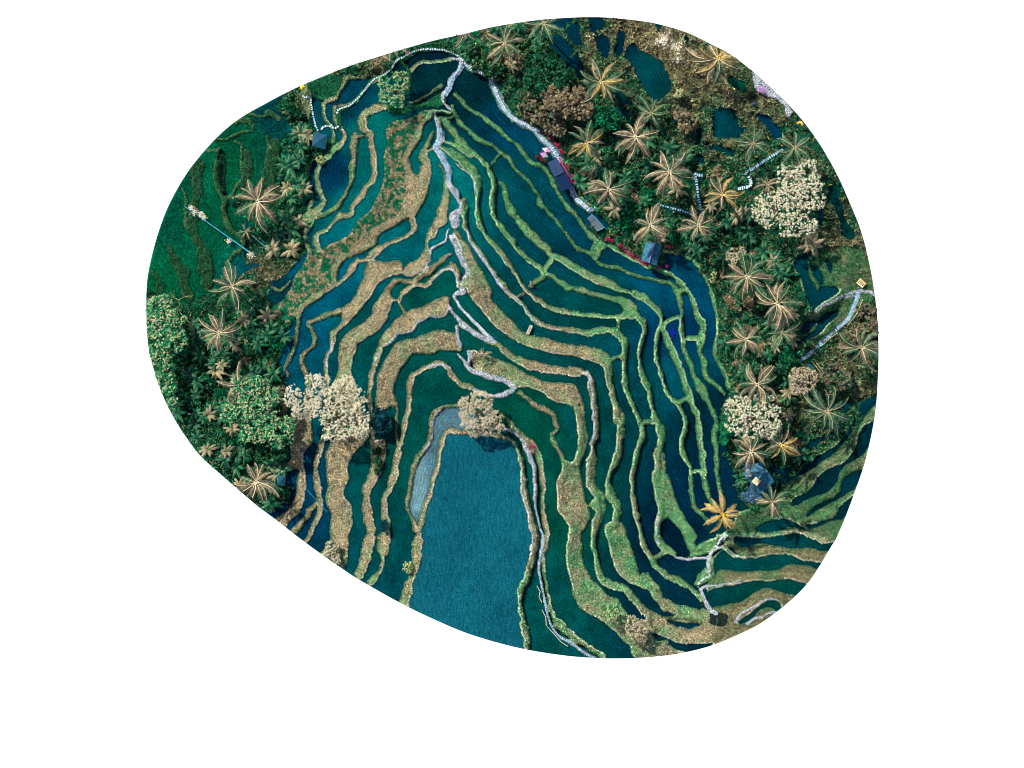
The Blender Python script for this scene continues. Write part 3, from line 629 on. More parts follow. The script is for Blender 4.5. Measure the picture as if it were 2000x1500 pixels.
for arr, a_, b_ in ((TA, (178, 158, 126), (0, 96, 62)), (TB, (124, 116, 84), (26, 124, 84))):
    mixed = srgb(a_)*(1-mw)+srgb(b_)*mw; arr[km] = mixed[km]
rm = kind == 'r'
for arr, c in ((TA, (150, 140, 104)), (TB, (96, 104, 76))): arr[rm] = (arr*gw+srgb(c)*(1-gw))[rm]
bm = bm | rm
# a trodden lip on the uphill side of every bank, darker green along the downhill edge
LV = np.where(GROW >= 0, LZ[np.maximum(GROW, 0)], -50)
up = LV > Zr+0.02
lipm = bm & up & (dist >= 1) & (dist <= 2.2) & (0.5+vnoise(GX, GY, 25, 71) > 0.22)
lip = (srgb((232, 224, 196))*(1-gw)+srgb((186, 222, 168))*gw)
TA[lipm] = 0.25*TA[lipm]+0.75*lip[lipm]; TB[lipm] = 0.4*TB[lipm]+0.6*lip[lipm]
lowm = bm & ~up & (dist >= 1) & (dist <= 2.0)
TA[lowm] = 0.4*TA[lowm]+0.6*srgb((6, 100, 66)); TB[lowm] = 0.45*TB[lowm]+0.55*srgb((20, 90, 58))
grain = rng.choice([0.5, 0.76, 1.0, 1.25, 1.55], (NY, NX), p=[.14, .22, .28, .22, .14])[..., None]; st_ = np.isin(kind, ['s', 'q', 'w'])[..., None]; grain = np.where(st_, grain**0.35, grain)
nb_ = (lab < 0); TA[nb_] = (TA*grain)[nb_]; TB[nb_] = (TB*grain)[nb_]
isp = lab >= 0
var = 1+0.22*(np.random.default_rng(4).random(NL)-0.5)
pcc = pc*var[np.maximum(lab, 0)][..., None]
GREY = inpoly(smooth_closed(pts("858,800 900,796 935,815 930,838 880,842 868,852 862,880 854,910 846,940 838,968 828,998 820,1014 810,1020 800,1004 796,985 803,960 806,930 826,892 840,862 844,830"), 3), WX, WY)
GREY2 = GREY & inpoly(smooth_closed(pts("822,900 836,920 832,960 826,990 812,1000 803,980 806,930"), 3), WX, WY)
pcc[GREY] = srgb((74, 112, 124)); pcc[GREY2] = srgb((92, 130, 138))
# pale silt lobes in the muddy strip
pcc = pcc*(1+0.5*vnoise(GX, GY, 45, 91)+0.35*vnoise(GX, GY, 16, 92))[..., None]
pcc = pcc*rng.uniform(.74, 1.28, (NY, NX))[..., None]
bigm = lab == at_lab(930, 1000); pcc[bigm] = (srgb((10, 86, 100))*rng.uniform(.8, 1.22, (NY, NX))[..., None]*(1+0.18*vnoise(GX, GY, 60, 93))[..., None])[bigm]
TA[isp] = pcc[isp]; TB[isp] = (rowd/100)[isp][:, None]

PXm, PYm = GX.copy(), GY.copy()
ring = INS.copy()
for ax in (0, 1): ring |= np.roll(INS, 1, ax) | np.roll(INS, -1, ax)
ring |= np.roll(np.roll(INS, 1, 0), 1, 1) | np.roll(np.roll(INS, 1, 0), -1, 1) | np.roll(np.roll(INS, -1, 0), 1, 1) | np.roll(np.roll(INS, -1, 0), -1, 1)
edge = ring & ~INS
d_, ex, ey = sdist(OUT, GX[edge], GY[edge]); PXm[edge] = ex; PYm[edge] = ey
lab_ext = lab.copy()
for sh, ax in ((1, 0), (-1, 0), (1, 1), (-1, 1)):
    n = np.roll(lab_ext, sh, ax); m = edge & (lab_ext < 0) & (cls == POOL) & (n >= 0); lab_ext[m] = n[m]
me_ = edge & (lab_ext >= 0); HZ[me_] = LZ[lab_ext[me_]]; TA[me_] = pc[me_]; TB[me_] = 0.01
vx, vy, vz = unproj(PXm, PYm, HZ)
V = np.stack([vx, vy, vz], -1).reshape(-1, 3); TAf = TA.reshape(-1, 3); TBf = TB.reshape(-1, 3)
I = np.arange(NX*NY).reshape(NY, NX)
Q = np.stack([I[:-1, :-1], I[1:, :-1], I[1:, 1:], I[:-1, 1:]], -1).reshape(-1, 4)
okf = ring.ravel()[Q].all(1) & INS.ravel()[Q].any(1)
lf = lab_ext.ravel()[Q]; same = (lf[:, 0] >= 0) & (lf == lf[:, :1]).all(1)
def sub(name, F, m, smooth=True, bcol=True):
    u, inv_ = np.unique(F, return_inverse=True)
    return mesh_np(name, V[u], inv_.reshape(F.shape), m, A=TAf[u], B=TBf[u] if bcol else None, smooth=smooth)
g = sub('ground', Q[okf & ~same], m_ground); tag(g, kind='structure')
BIGLAB = at_lab(930, 1000)
for a in range(NL):
    F = Q[okf & same & (lf[:, 0] == a)]
    if len(F): tag(sub('rice_paddy', F, m_big if a == BIGLAB else m_pool), kind='structure')
# the earth under the terraces, cut along the same edge
ob = OUT; hzb = hz(ob[:, 0], ob[:, 1]); n = len(ob)
tx, ty, tz = unproj(ob[:, 0], ob[:, 1], hzb-0.02); cx0, cy0 = 0.0, 7.0
Vs = np.concatenate([np.stack([tx, ty, tz], 1), np.stack([tx*0.97, ty*0.97, np.full(n, -9.0)+1.2*vnoise(ob[:, 0], ob[:, 1], 30, 5)], 1), [[cx0, cy0, -10.5]]])
mb = MB(); mb.add(Vs[:2*n], [[i, (i+1) % n, n+(i+1) % n, n+i] for i in range(n)]); mb.add(Vs[n:], [[i, (i+1) % n, n, -1] for i in range(n)])
tag(mb.build('terrain', m_soil), kind='structure')

# ---------------------------------------------------------------- stuff: tufts of grass, rice seedlings, undergrowth
def blades(name, px, py, hgt, wid, cols, nb=3, spread=0.9, z0=None):
    n = len(px); z = hz(px, py) if z0 is None else z0
    x, y, z = unproj(px, py, z); o = np.stack([x, y, z], 1)
    Vv, Cc = [], []
    for b in range(nb):
        th = rng.random(n)*2*math.pi; L = hgt*(0.6+0.8*rng.random(n)); le = spread*(0.35+0.65*rng.random(n))
        d = np.stack([np.cos(th), np.sin(th), np.zeros(n)], 1); s_ = np.stack([-np.sin(th), np.cos(th), np.zeros(n)], 1)
        wv_ = (wid*(0.6+0.8*rng.random(n)))[:, None]
        tip = o+d*(L*le)[:, None]+np.array([0, 0, 1])*(L*np.sqrt(np.clip(1-0.75*le**2, 0.05, 1)))[:, None]
        Vv += [np.stack([o-s_*wv_, o+s_*wv_, tip], 1)]; Cc.append(np.repeat((cols*(0.75+0.5*rng.random((n, 1))))[:, None, :], 3, 1))
    Vv = np.concatenate(Vv).reshape(-1, 3); Cc = np.concatenate(Cc).reshape(-1, 3)
    return mesh_np(name, Vv, np.arange(len(Vv)).reshape(-1, 3), m_att, A=Cc)
flat_in = INS.ravel()
def scatter(mask, per):     # random points in cells of mask
    jj, ii = np.where(mask & INS); k = rng.poisson(per, len(jj)) if per < 3 else np.full(len(jj), int(per))
    jj = np.repeat(jj, k); ii = np.repeat(ii, k)
    return gx[ii]+(rng.random(len(ii))-.5)*CELL, gy[jj]+(rng.random(len(jj))-.5)*CELL, ii, jj
inner = INS.copy()
for ax in (0, 1): inner &= np.roll(INS, 2, ax) & np.roll(INS, -2, ax)
gmask = (cls == BANK) & np.isin(kind, ['g', 'b', 'm', 'e', 'd', 'h', 'r']) & inner
px, py, ii, jj = scatter(gmask, 0.85)
t = (rng.random((len(px), 1)) > 0.45)*1.0; cols = (TA[jj, ii]*t+TB[jj, ii]*(1-t))*rng.choice([0.45, 0.9, 1.5], (len(px), 1))
tag(blades('grass', px, py, 0.20, 0.038, cols, 2), kind='stuff', label='tufts of green and dry tan grass over the terrace banks', cat='grass')
# seedlings
pmask = isp & inner & ~GREY
px, py, ii, jj = scatter(pmask, 0.24)
cols = np.clip(TA[jj, ii]*rng.choice([0.6, 1.5, 2.4], (len(px), 1))+np.array([0.0, 0.02, 0.018]), 0, 1)
tag(blades('rice_seedlings', px, py, 0.17, 0.022, cols, 3, 1.1), kind='stuff', label='young teal rice seedlings standing in the flooded paddies', cat='rice')
lm = isp & inner & (GX < 560) & (GY < 620)
px, py, ii, jj = scatter(lm, 0.9); cols = TA[jj, ii]*rng.choice([0.35, 1.0, 1.7], (len(px), 1))+np.array([0.0, 0.012, 0.004])
tag(blades('rice_plants', px, py, 0.34, 0.035, cols, 2, 0.9), kind='stuff', label='taller green rice filling the far left terraces', cat='rice')
# the wild ground: broad and narrow leaves in a tangle
jmask = (cls == JUN) & inner
px, py, ii, jj = scatter(jmask, 0.6)
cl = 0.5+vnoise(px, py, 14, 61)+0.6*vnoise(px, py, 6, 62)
keepm = cl > 0.28
px, py, ii, jj, cl = px[keepm], py[keepm], ii[keepm], jj[keepm], cl[keepm]
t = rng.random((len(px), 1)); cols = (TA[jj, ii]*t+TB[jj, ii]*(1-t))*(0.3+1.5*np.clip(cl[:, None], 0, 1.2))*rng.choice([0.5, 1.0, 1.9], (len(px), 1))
tanl = rng.random(len(px)) < np.where(px > 900, 0.17, 0.07); cols[tanl] = srgb((150, 140, 96))
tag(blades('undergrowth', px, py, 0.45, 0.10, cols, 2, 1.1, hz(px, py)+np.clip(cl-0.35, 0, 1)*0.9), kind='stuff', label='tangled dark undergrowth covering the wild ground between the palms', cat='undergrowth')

# ---------------------------------------------------------------- stone slabs of the paths (all part of the path)
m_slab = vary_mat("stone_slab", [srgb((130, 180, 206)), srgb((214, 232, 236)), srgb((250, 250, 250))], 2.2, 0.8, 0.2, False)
m_slab2 = vary_mat("stone_slab_blue", [srgb((84, 146, 184)), srgb((190, 220, 232))], 2.2, 0.8, 0.2, False)  # second slab stone, bluer and darker than the first
def slabs(P, step, wd, ln, m, rows=1, jit=0.5, cut=True):
    P = np.asarray(P, float)[:, :2]; seg = np.hypot(*(P[1:]-P[:-1]).T); cum = np.concatenate([[0], np.cumsum(seg)])
    mb = MB()
    for s_ in np.arange(step/2, cum[-1], step):
        i = min(np.searchsorted(cum, s_)-1, len(seg)-1); t = (s_-cum[i])/seg[i]; p = P[i]*(1-t)+P[i+1]*t; d = (P[i+1]-P[i])/seg[i]
        for r in range(rows):
            o = (r-(rows-1)/2)*wd*1.12; x = p[0]-d[1]*o+random.uniform(-jit, jit); y = p[1]+d[0]*o+random.uniform(-jit, jit)
            if not inpoly(OUT, np.array([x]), np.array([y]))[0]: continue
            z = float(hz(x, y)); c = unproj(x, y, z+0.10)
            mb.box(c, (ln*S*random.uniform(.8, 1.1), wd*S*random.uniform(.8, 1.1), 0.12), math.atan2(-d[1], d[0])+random.uniform(-.15, .15))
    if mb.n: tag(mb.build('path', m), kind='structure')
slabs(TOPPATH[8:], 4.6, 3.6, 2.9, m_slab, 1)
slabs(MAINPATH[:60], 4.2, 3.2, 2.8, m_slab, 2)
slabs(MAINPATH[60:], 4.4, 4, 3, m_slab, 2)
slabs(spline(pts("606,189 608,204 610,220 614,236 618,250 622,256"), 4), 4.6, 3.2, 3.0, m_slab)
slabs(spline(pts("590,186 596,190 604,189"), 4), 4.2, 3.2, 3.0, m_slab)
slabs(spline(pts("626,254 634,247 646,247 656,250 662,244"), 4), 5, 4, 4, m_slab, 1, 1)
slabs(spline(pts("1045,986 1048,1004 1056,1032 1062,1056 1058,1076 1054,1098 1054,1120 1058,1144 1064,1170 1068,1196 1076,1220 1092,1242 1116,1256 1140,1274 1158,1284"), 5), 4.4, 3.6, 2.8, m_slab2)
slabs(spline(pts("892,588 904,606 920,622 940,642 954,658"), 5), 3.4, 4.5, 2.4, m_slab)
slabs(spline(pts("884,455 894,470 902,490"), 5), 3.4, 3.5, 2.4, m_slab)
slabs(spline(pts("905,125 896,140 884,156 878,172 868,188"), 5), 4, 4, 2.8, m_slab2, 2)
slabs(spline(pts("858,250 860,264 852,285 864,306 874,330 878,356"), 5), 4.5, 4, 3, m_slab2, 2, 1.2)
slabs(spline(pts("1357,338 1360,352 1362,370 1364,386 1368,402 1372,418"), 5), 5, 5, 3, m_slab2)
slabs(spline(pts("1356,338 1364,342 1374,343"), 5), 4.5, 5, 3, m_slab2)
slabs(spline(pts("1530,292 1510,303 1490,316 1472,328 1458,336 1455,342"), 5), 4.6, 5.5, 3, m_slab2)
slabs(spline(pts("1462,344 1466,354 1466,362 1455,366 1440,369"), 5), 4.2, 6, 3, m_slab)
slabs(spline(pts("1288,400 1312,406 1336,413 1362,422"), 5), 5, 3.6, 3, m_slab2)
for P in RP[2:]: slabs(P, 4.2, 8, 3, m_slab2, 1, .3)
slabs(spline(pts("1418,1044 1412,1052 1406,1058 1400,1068"), 3), 4, 4, 3.6, m_slab, 2, 1)
slabs(spline(pts("1384,1126 1374,1130 1366,1138 1362,1146"), 3), 4, 3.5, 3, m_slab, 1, 1)

# ---------------------------------------------------------------- coconut palms
def frond_mesh(seed, L=4.0):
    r = random.Random(seed); mb = MB(); n = 9; P = []
    droop = r.uniform(0.9, 1.8); lift = r.uniform(0.5, 1.1); bend = r.uniform(-1.0, 1.0)
    for i in range(n+1):
        t = i/n; P.append((L*(t-0.06*t*t*t), bend*t*t, lift*t*1.6-droop*t*t*t-0.7*t*t))
    P = np.array(P); mb.tube(P, [0.062*(1-0.65*i/n) for i in range(n+1)], 4, 1)
    k = 40
    for sgn in (-1, 1):
        for j in range(k):
            t = 0.14+0.86*(j+r.random()*0.5)/k; f = t*n; i = min(int(f), n-1); p = P[i]*(1-f+i)+P[i+1]*(f-i); d = P[i+1]-P[i]; d = d/np.linalg.norm(d)
            side = np.cross(d, [0, 0, 1]); side /= np.linalg.norm(side); side = side*sgn
            ln = 1.12*(0.55+0.6*t)*min(1, (1.03-t)*2.2)**0.8*r.uniform(.7, 1.12); ang = math.radians(60-30*t+r.uniform(-8, 8))
            dr = d*math.cos(ang)+side*math.sin(ang)+np.array([0, 0, -0.12-0.22*t+r.uniform(-.1, .1)]); dr /= np.linalg.norm(dr)
            wv = d*0.040
            m = p+dr*ln*0.55; q = p+dr*ln+np.array([0, 0, -0.12*ln])
            mb.add([p-wv, p+wv, m+wv*1.1, m-wv*1.1, q], [[0, 1, 2, 3], [3, 2, 4, -1]], 0)
    return mb
def fmats():
    T = {}
    for nm, a, b, c, rc in (('tan', (46, 66, 48), (122, 110, 84), (166, 150, 118), (240, 220, 180)), ('yellow', (90, 84, 56), (148, 132, 94), (196, 172, 106), (250, 204, 80)),
                        ('green', (8, 72, 50), (40, 100, 68), (120, 126, 94), (190, 178, 136)), ('gold', (132, 116, 78), (178, 156, 106), (214, 184, 104), (244, 200, 60))):  # green set: greener fronds, darkened in colour for palms standing in shade
        T[nm] = (vary_mat('palm_leaflet_'+nm, [srgb(a), srgb(b), srgb(c)], 1.6, 0.6, 0.25), vary_mat('palm_rib_'+nm, [srgb(rc)]*2, 1, 0.5, 0.3, False))
    return T
FM = fmats(); FR = {}
for nm in FM:
    FR[nm] = []
    for v in range(4):
        mb = frond_mesh(v*7+1); Vv = np.vstack(mb.v); Fv = np.vstack(mb.f); me = bpy.data.meshes.new('frond')
        me.from_pydata([tuple(p) for p in Vv], [], [tuple(int(q) for q in f if q >= 0) for f in Fv]); me.materials.append(FM[nm][0]); me.materials.append(FM[nm][1])
        me.polygons.foreach_set('material_index', mb.m); me.update(); FR[nm].append(me)
m_trunk = vary_mat("palm_trunk", [srgb((96, 88, 72)), srgb((150, 138, 112))], 3)
m_bark = vary_mat("tree_bark", [srgb((70, 62, 48)), srgb((120, 112, 90))], 3)
def clip_mesh(me, M):       # the part of a mesh on this side of the cut edge
    n = len(me.vertices); co = np.empty(n*3, np.float32); me.vertices.foreach_get('co', co); co = co.reshape(-1, 3)
    Mn = np.array(M); wc = co@Mn[:3, :3].T+Mn[:3, 3]; ins = inside_world(wc)
    if ins.all(): return me
    if not ins.any(): return None
    F = [tuple(p.vertices) for p in me.polygons]; mi = [p.material_index for p in me.polygons]
    k = [i for i, f in enumerate(F) if all(ins[list(f)])]
    if not k: return None
    used = sorted({v for i in k for v in F[i]}); mp = {v: i for i, v in enumerate(used)}
    m2 = bpy.data.meshes.new(me.name); m2.from_pydata([tuple(co[v]) for v in used], [], [tuple(mp[v] for v in F[i]) for i in k])
    for m in me.materials: m2.materials.append(m)
    m2.polygons.foreach_set('material_index', [mi[i] for i in k]); m2.update(); return m2
def near_edge(px, py, r): 
    a = np.arange(0, 6.3, 0.4); return not inpoly(OUT, px+r*np.cos(a), py+r*np.sin(a)).all()
def place_part(name, me, M, parent, pworld, ne):
    if ne:
        me = clip_mesh(me, M)
        if me is None: return None
    o = bpy.data.objects.new(name, me); COL.objects.link(o); o.parent = parent
    o.matrix_local = pworld.inverted() @ M; return o
def palm(px, py, r, tint, label, nf=15, hgt=7.0, name='palm_tree', group='coconut palms around the terraces', skip=None):
    zc = float(hz(px, py))+hgt; c = Vector(unproj(px, py, zc)); rx, ry = random.uniform(-.6, .6), random.uniform(-.6, .6)
    base = Vector((c.x+rx, c.y+ry, zc-hgt-0.2)); t = empty(name, base); tag(t, label, 'palm', group); W = Matrix.Translation(base)
    ne = near_edge(px, py, r+16); f = 1.0
    mb = MB(); Pt = [(0, 0, 0), (-rx*.15, -ry*.15, hgt*.35), (-rx*.55, -ry*.55, hgt*.7), (-rx, -ry, hgt+0.1)]
    mb.tube([np.array(p) for p in Pt], [0.2, 0.15, 0.13, 0.16], 7)
    if inside_world(np.array([base, c, c+Vector((0, 0, 1))])).all(): mb.build('trunk', m_trunk, t, True)
    a0 = random.uniform(0, 6.28); sc = r*S/4.0; gfrac = random.choice([.08, .2, .45])
    nf += 2 if r > 30 else 0
    for i in range(nf):
        a = a0+2*math.pi*i/nf*1.0+random.uniform(-.3, .3)
        lay = i % 3; s_ = sc*random.uniform(.72, 1.12)*(1.0 if lay else 0.8)
        pitch = (-0.30, 0.0, 0.25)[lay]+random.uniform(-.15, .2)
        tn = tint
        if tint == 'yellow' and random.random() < .55: tn = 'tan'
        if tint in ('tan', 'yellow') and random.random() < gfrac: tn = 'green'
        M = Matrix.Translation(c+Vector((0.12*math.cos(a), 0.12*math.sin(a), 0.1))) @ Matrix.Rotation(a, 4, 'Z') @ Matrix.Rotation(pitch, 4, 'Y') @ Matrix.Rotation(random.uniform(-.9, .9), 4, 'X') @ Matrix.Scale(s_, 4)
        place_part('frond', random.choice(FR[tn]), M, t, W, ne)
    return t
PALMS = [
 (985,84,47,'tan','pale palm at the top of the slope just right of where the stone paths meet',16),
 (905,42,54,'tan','palm cut by the upper edge directly above the junction of the stone paths',14),
 (1062,46,50,'green','thin green palm cut by the upper edge left of the small dark ponds',13),
 (1174,160,54,'yellow','large palm with yellow ribbed fronds between the upper ponds and the feathery brown bush',15),
 (1402,114,62,'yellow','largest palm with golden ribs on the dry tan hillside by the right edge',13),
 (1146,279,46,'yellow','yellow tipped palm right beside the pink and white umbrella',14),
 (1241,268,48,'tan','full tan palm below the long upper pond, right of the palm by the umbrella',15),
 (1308,336,54,'tan','wide open palm with thin straight fronds left of the twin stepping stone path',14),
 (1188,370,46,'tan','palm hanging over the stone path just below the long dark roof',14),
 (1411,380,42,'yellow','dense palm with a pale torn frond at the end of the white steps',13),
 (1364,440,40,'tan','palm with drooping curled fronds between the gabled hut and the big blossom tree',13),
 (1270,440,44,'tan','palm leaning over the roof of the gabled hut by the water',14),
 (1470,280,44,'green','sparse green palm beneath the round pond on the right',9),
 (1552,288,40,'green','thin palm at the upper end of the blue stepping stones by the right edge',12),
 (1459,540,52,'tan','palm with many thin fronds just right of the curved edge of the outer blue paddy',16),
 (1518,593,54,'tan','broad palm left of the white curved path on the right side',14),
 (1457,663,44,'tan','palm with short fronds below the two tall palms on the right',12),
 (1479,751,48,'tan','palm overhanging the round cream blossom tree from above',14),
 (1684,679,52,'tan','palm standing at the far right edge beyond the bamboo stairs',14),
 (1615,803,52,'green','greenish palm over the lower right ponds, below the bamboo stairs',14),
 (1467,882,44,'tan','palm above the blue roofed pavilion, lower left of two touching palms',13),
 (1524,869,48,'yellow','palm above the blue roofed pavilion, right hand one of two touching palms',13),
 (1508,981,42,'tan','palm immediately right of the golden palm below the blue roofed pavilion',13),
 (1411,1004,42,'gold','bright golden yellow palm at the lower end of the green terraces',12),
 (503,393,58,'tan','large pale palm alone beside the dark green paddies on the upper left',12),
 (453,559,50,'tan','palm with curling tan fronds below the leaning bamboo pole',12),
 (428,650,46,'tan','palm in the dark gully right of the cream blossom tree at the left edge',13),
 (500,941,52,'tan','palm at the lower left edge next to the small blue hut',12),
 (466,752,42,'tan','palm half hidden under the green and cream tree on the left',11),
 (1528,650,40,'green','dark green shaded palm between the brown puffy bush and the tan palms',11),
 (735,100,36,'tan','palm cut by the edge at the upper left, above the stepping stones',10),
 (770,88,38,'tan','palm cut by the edge where the upper stone path widens',9),
]
for (x, y, r, tn, lb, nf) in PALMS: palm(x, y, r, tn, lb, nf)
for (x, y, r, tn, lb) in [(480,452,17,'tan','small young palm on the bank just below the large lone palm'), (1499,362,26,'tan','small spiky palm at the upper left of the big blossom tree'),
   (1541,811,16,'tan','tiny palm at the right rim of the round cream blossom tree'), (1272,222,38,'green','low pale green palm at the tip of the long upper pond'),(945,692,15,'tan','spiky pale shrub on the tan bank right of the central stone path'),(1160,330,20,'green','small green palm behind the yellow tipped palm')]:
    palm(x, y, r, tn, lb, 11, 1.6 if r < 20 else 3.5, 'young_palm', 'small palms')

# ---------------------------------------------------------------- trees in blossom
def leaf_quads(C, size, rnd, flat=0.5, k=1):
    n = len(C); Vv = []
    for _ in range(k):
        a = rnd.normal(size=(n, 3)); a[:, 2] *= flat; a /= np.linalg.norm(a, axis=1)[:, None]+1e-9
        b = rnd.normal(size=(n, 3)); b -= (b*a).sum(1)[:, None]*a; b /= np.linalg.norm(b, axis=1)[:, None]+1e-9
        s_ = (size*(0.6+0.8*rnd.random(n)))[:, None]
        Vv.append(np.stack([C-a*s_-b*s_*.15, C+b*s_*.55, C+a*s_+b*s_*.15, C-b*s_*.55], 1))
    Vv = np.concatenate(Vv).reshape(-1, 3); return Vv, np.arange(len(Vv)).reshape(-1, 4)
def crown_tree(name, lobes, zc, label, cat, mats, dens, puff, fol, group=None, hgt=4.5, seed=1, gap=0.42, thick=1.6, limb=m_bark, flatten=1.0):
    """lobes: (px, py, r px). mats = (blossom or leaf material, dark leaf material); dens = clumps per px^2; fol = dark leaves per px^2"""
    rnd = np.random.default_rng(seed); L = np.array(lobes, float); cx, cy = (L[:, 0]*L[:, 2]).sum()/L[:, 2].sum(), (L[:, 1]*L[:, 2]).sum()/L[:, 2].sum()
    x0, x1, y0, y1 = (L[:, 0]-L[:, 2]).min(), (L[:, 0]+L[:, 2]).max(), (L[:, 1]-L[:, 2]).min(), (L[:, 1]+L[:, 2]).max()
    z0 = float(hz(np.clip(cx, X0+8, X1-8), cy)); base = Vector(unproj(cx, cy, z0-0.1)); t = empty(name, base); tag(t, label, cat, group)
    def sample(d, zoff, gp):
        n = int((x1-x0)*(y1-y0)*d); x = rnd.uniform(x0, x1, n); y = rnd.uniform(y0, y1, n)
        q = (np.hypot(x[:, None]-L[None, :, 0], y[:, None]-L[None, :, 1])/L[None, :, 2]).min(1)
        rag = 1+0.5*vnoise(x, y, 9, seed+3)
        ok = (q < rag) & (0.5+vnoise(x, y, 7, seed+5)+0.5*vnoise(x, y, 3, seed+6) > gp)
        x, y, q = x[ok], y[ok], q[ok]; dome = np.sqrt(np.clip(1-(q/1.15)**2, 0, 1))
        z = z0+hgt+thick*dome*(0.75+0.5*rnd.random(len(x)))+zoff+1.2*vnoise(x, y, 14, seed+9)
        X, Y, _ = unproj(x, y, z); return np.stack([X, Y, z], 1)
    def mk(nm, C, m, size, k, ball):
        if not len(C): return
        if ball > 0:
            C = np.repeat(C, 11, 0)+rnd.normal(size=(len(C)*11, 3))*ball*.75
        Vv, F = leaf_quads(C, size, rnd, 0.6, k); keep_ = inside_world(Vv.reshape(-1, 4, 3).mean(1)); Vv = Vv.reshape(-1, 4, 3)[keep_].reshape(-1, 3)
        if len(Vv): mesh_np(nm, Vv-np.array(base), np.arange(len(Vv)).reshape(-1, 4), m, t)
    mk('blossom' if puff else 'crown', sample(dens*(1.35 if puff else 1), 0, gap-(0.10 if puff else 0)), mats[0], 0.085 if puff else 0.26, 1, puff)
    if fol: mk('foliage', sample(fol*1.6, -0.25, 0.2), mats[1], 0.2, 1, 0)
    if inside_world(np.array([base, base+Vector((0, 0, hgt))])).all():
        mb = MB(); mb.tube([np.array([0, 0, 0]), np.array([.1, .05, hgt*.5]), np.array([0, 0, hgt])], [0.28*min(1, hgt/4), 0.2*min(1, hgt/4), 0.12*min(1, hgt/4)], 8); mb.build('trunk', limb, t, True)
        mb = MB()
        for l in L:
            e = np.array(unproj(l[0], l[1], z0+hgt+0.5))-np.array(base)
            for q in range(3):
                e2 = e+np.array([math.cos(q*2.1+l[0]), math.sin(q*2.1+l[0]), 0])*l[2]*S*0.5
                mb.tube([np.array([0, 0, hgt*.6]), e2*[.5, .5, 0]+[0, 0, hgt*.85], e2], [.1, .06, .02], 5)
        if inside_world(np.vstack(mb.v)+np.array(base)).all(): mb.build('limbs', limb, t)
    return t
m_cream = vary_mat("cream_blossom", [srgb((226, 214, 176)), srgb((250, 240, 206)), srgb((255, 252, 236))], 2.4, 0.8, 0.1, False)
m_beige = vary_mat("beige_blossom", [srgb((184, 172, 140)), srgb((218, 206, 174)), srgb((238, 230, 202))], 2.4, 0.8, 0.1, False)
m_lime = vary_mat("pale_green_leaf", [srgb((40, 140, 90)), srgb((200, 206, 140)), srgb((246, 234, 184))], 2.2, 0.8, 0.1, False)
m_fol = vary_mat("foliage_green", [srgb((0, 60, 42)), srgb((6, 116, 74)), srgb((40, 150, 96))], 1.5, 0.8, 0.1, False)
m_limec = vary_mat("cream_and_green_blossom", [srgb((40, 160, 110)), srgb((214, 214, 160)), srgb((246, 236, 196))], 1.7, 0.8, 0.1, False)
m_mint = vary_mat("fresh_green_leaf", [srgb((0, 92, 60)), srgb((24, 146, 92)), srgb((110, 196, 130))], 1.5, 0.8, 0.1, False)
m_brownf = vary_mat("dry_feathery_leaf", [srgb((92, 84, 60)), srgb((140, 126, 98)), srgb((180, 164, 132))], 1.6, 0.8, 0.1)
m_dkblue = vary_mat("blue_green_leaf", [srgb((0, 34, 44)), srgb((4, 62, 74)), srgb((30, 96, 100))], 1.6, 0.8, 0.1)
m_midg = vary_mat("bush_leaf", [srgb((0, 38, 30)), srgb((4, 86, 54)), srgb((110, 136, 92))], 1.8, 0.8, 0.1)
CT = crown_tree
CT('blossom_tree', [(590,785,30),(572,772,20),(620,760,30),(640,790,42),(672,770,34),(690,810,34),(668,835,28),(700,838,20),(650,845,20)], 0, 'broad cream blossom tree standing over the left terraces', 'tree', (m_cream, m_fol), 0.10, 0.10, 0.03, 'trees in cream blossom', 5, 21, .36)
CT('blossom_tree', [(930,800,34),(915,790,20),(950,820,28),(925,832,22),(945,780,16),(975,835,10)], 0, 'beige blossom tree at the upper end of the largest paddy', 'tree', (m_beige, m_brownf), 0.17, 0.10, 0.03, 'trees in cream blossom', 3.5, 22, .34)
CT('blossom_tree', [(1560,350,36),(1530,336,16),(1575,330,20),(1540,385,34),(1500,410,34),(1545,425,38),(1590,390,24),(1580,440,18),(1490,420,20),(1575,365,30)], 0, 'largest cream blossom tree, on the right among palms', 'tree', (m_cream, m_fol), 0.085, 0.11, 0.05, 'trees in cream blossom', 5, 23, .37)
CT('blossom_tree', [(1465,815,40),(1438,800,24),(1440,785,16),(1440,830,24),(1490,800,32),(1500,830,26),(1470,845,22)], 0, 'round cream blossom tree on the right beside the green terraces', 'tree', (m_cream, m_fol), 0.10, 0.10, 0.04, 'trees in cream blossom', 5, 24, .38)
CT('blossom_tree', [(310,600,26),(322,640,40),(336,660,32),(310,690,24),(300,630,24)], 0, 'green and cream blossom tree cut by the left edge', 'tree', (m_limec, m_mint), 0.075, 0.08, 0.30, 'trees in cream blossom', 5, 25, .34)
CT('blossom_tree', [(318,735,22),(330,760,14),(338,785,12),(322,715,16)], 0, 'narrow green and cream tree at the left edge below the larger one', 'tree', (m_limec, m_mint), 0.06, 0.08, 0.26, 'trees in cream blossom', 4, 26, .36)
CT('blossom_tree', [(480,770,34),(462,745,14),(505,755,22),(500,795,36),(530,775,18),(450,810,20),(520,830,34),(545,850,26),(498,845,26),(560,830,18)], 0, 'large mottled green and cream tree in the lower left gully', 'tree', (m_limec, m_mint), 0.075, 0.07, 0.30, 'trees in cream blossom', 5, 27, .34)
CT('young_tree', [(767,172,30),(782,155,16),(755,185,18),(775,190,20)], 0, 'open round tree with pale leaf tips beside the upper stepping stones', 'tree', (m_lime, m_mint), 0.07, 0.08, 0.10, None, 3, 28, .40)
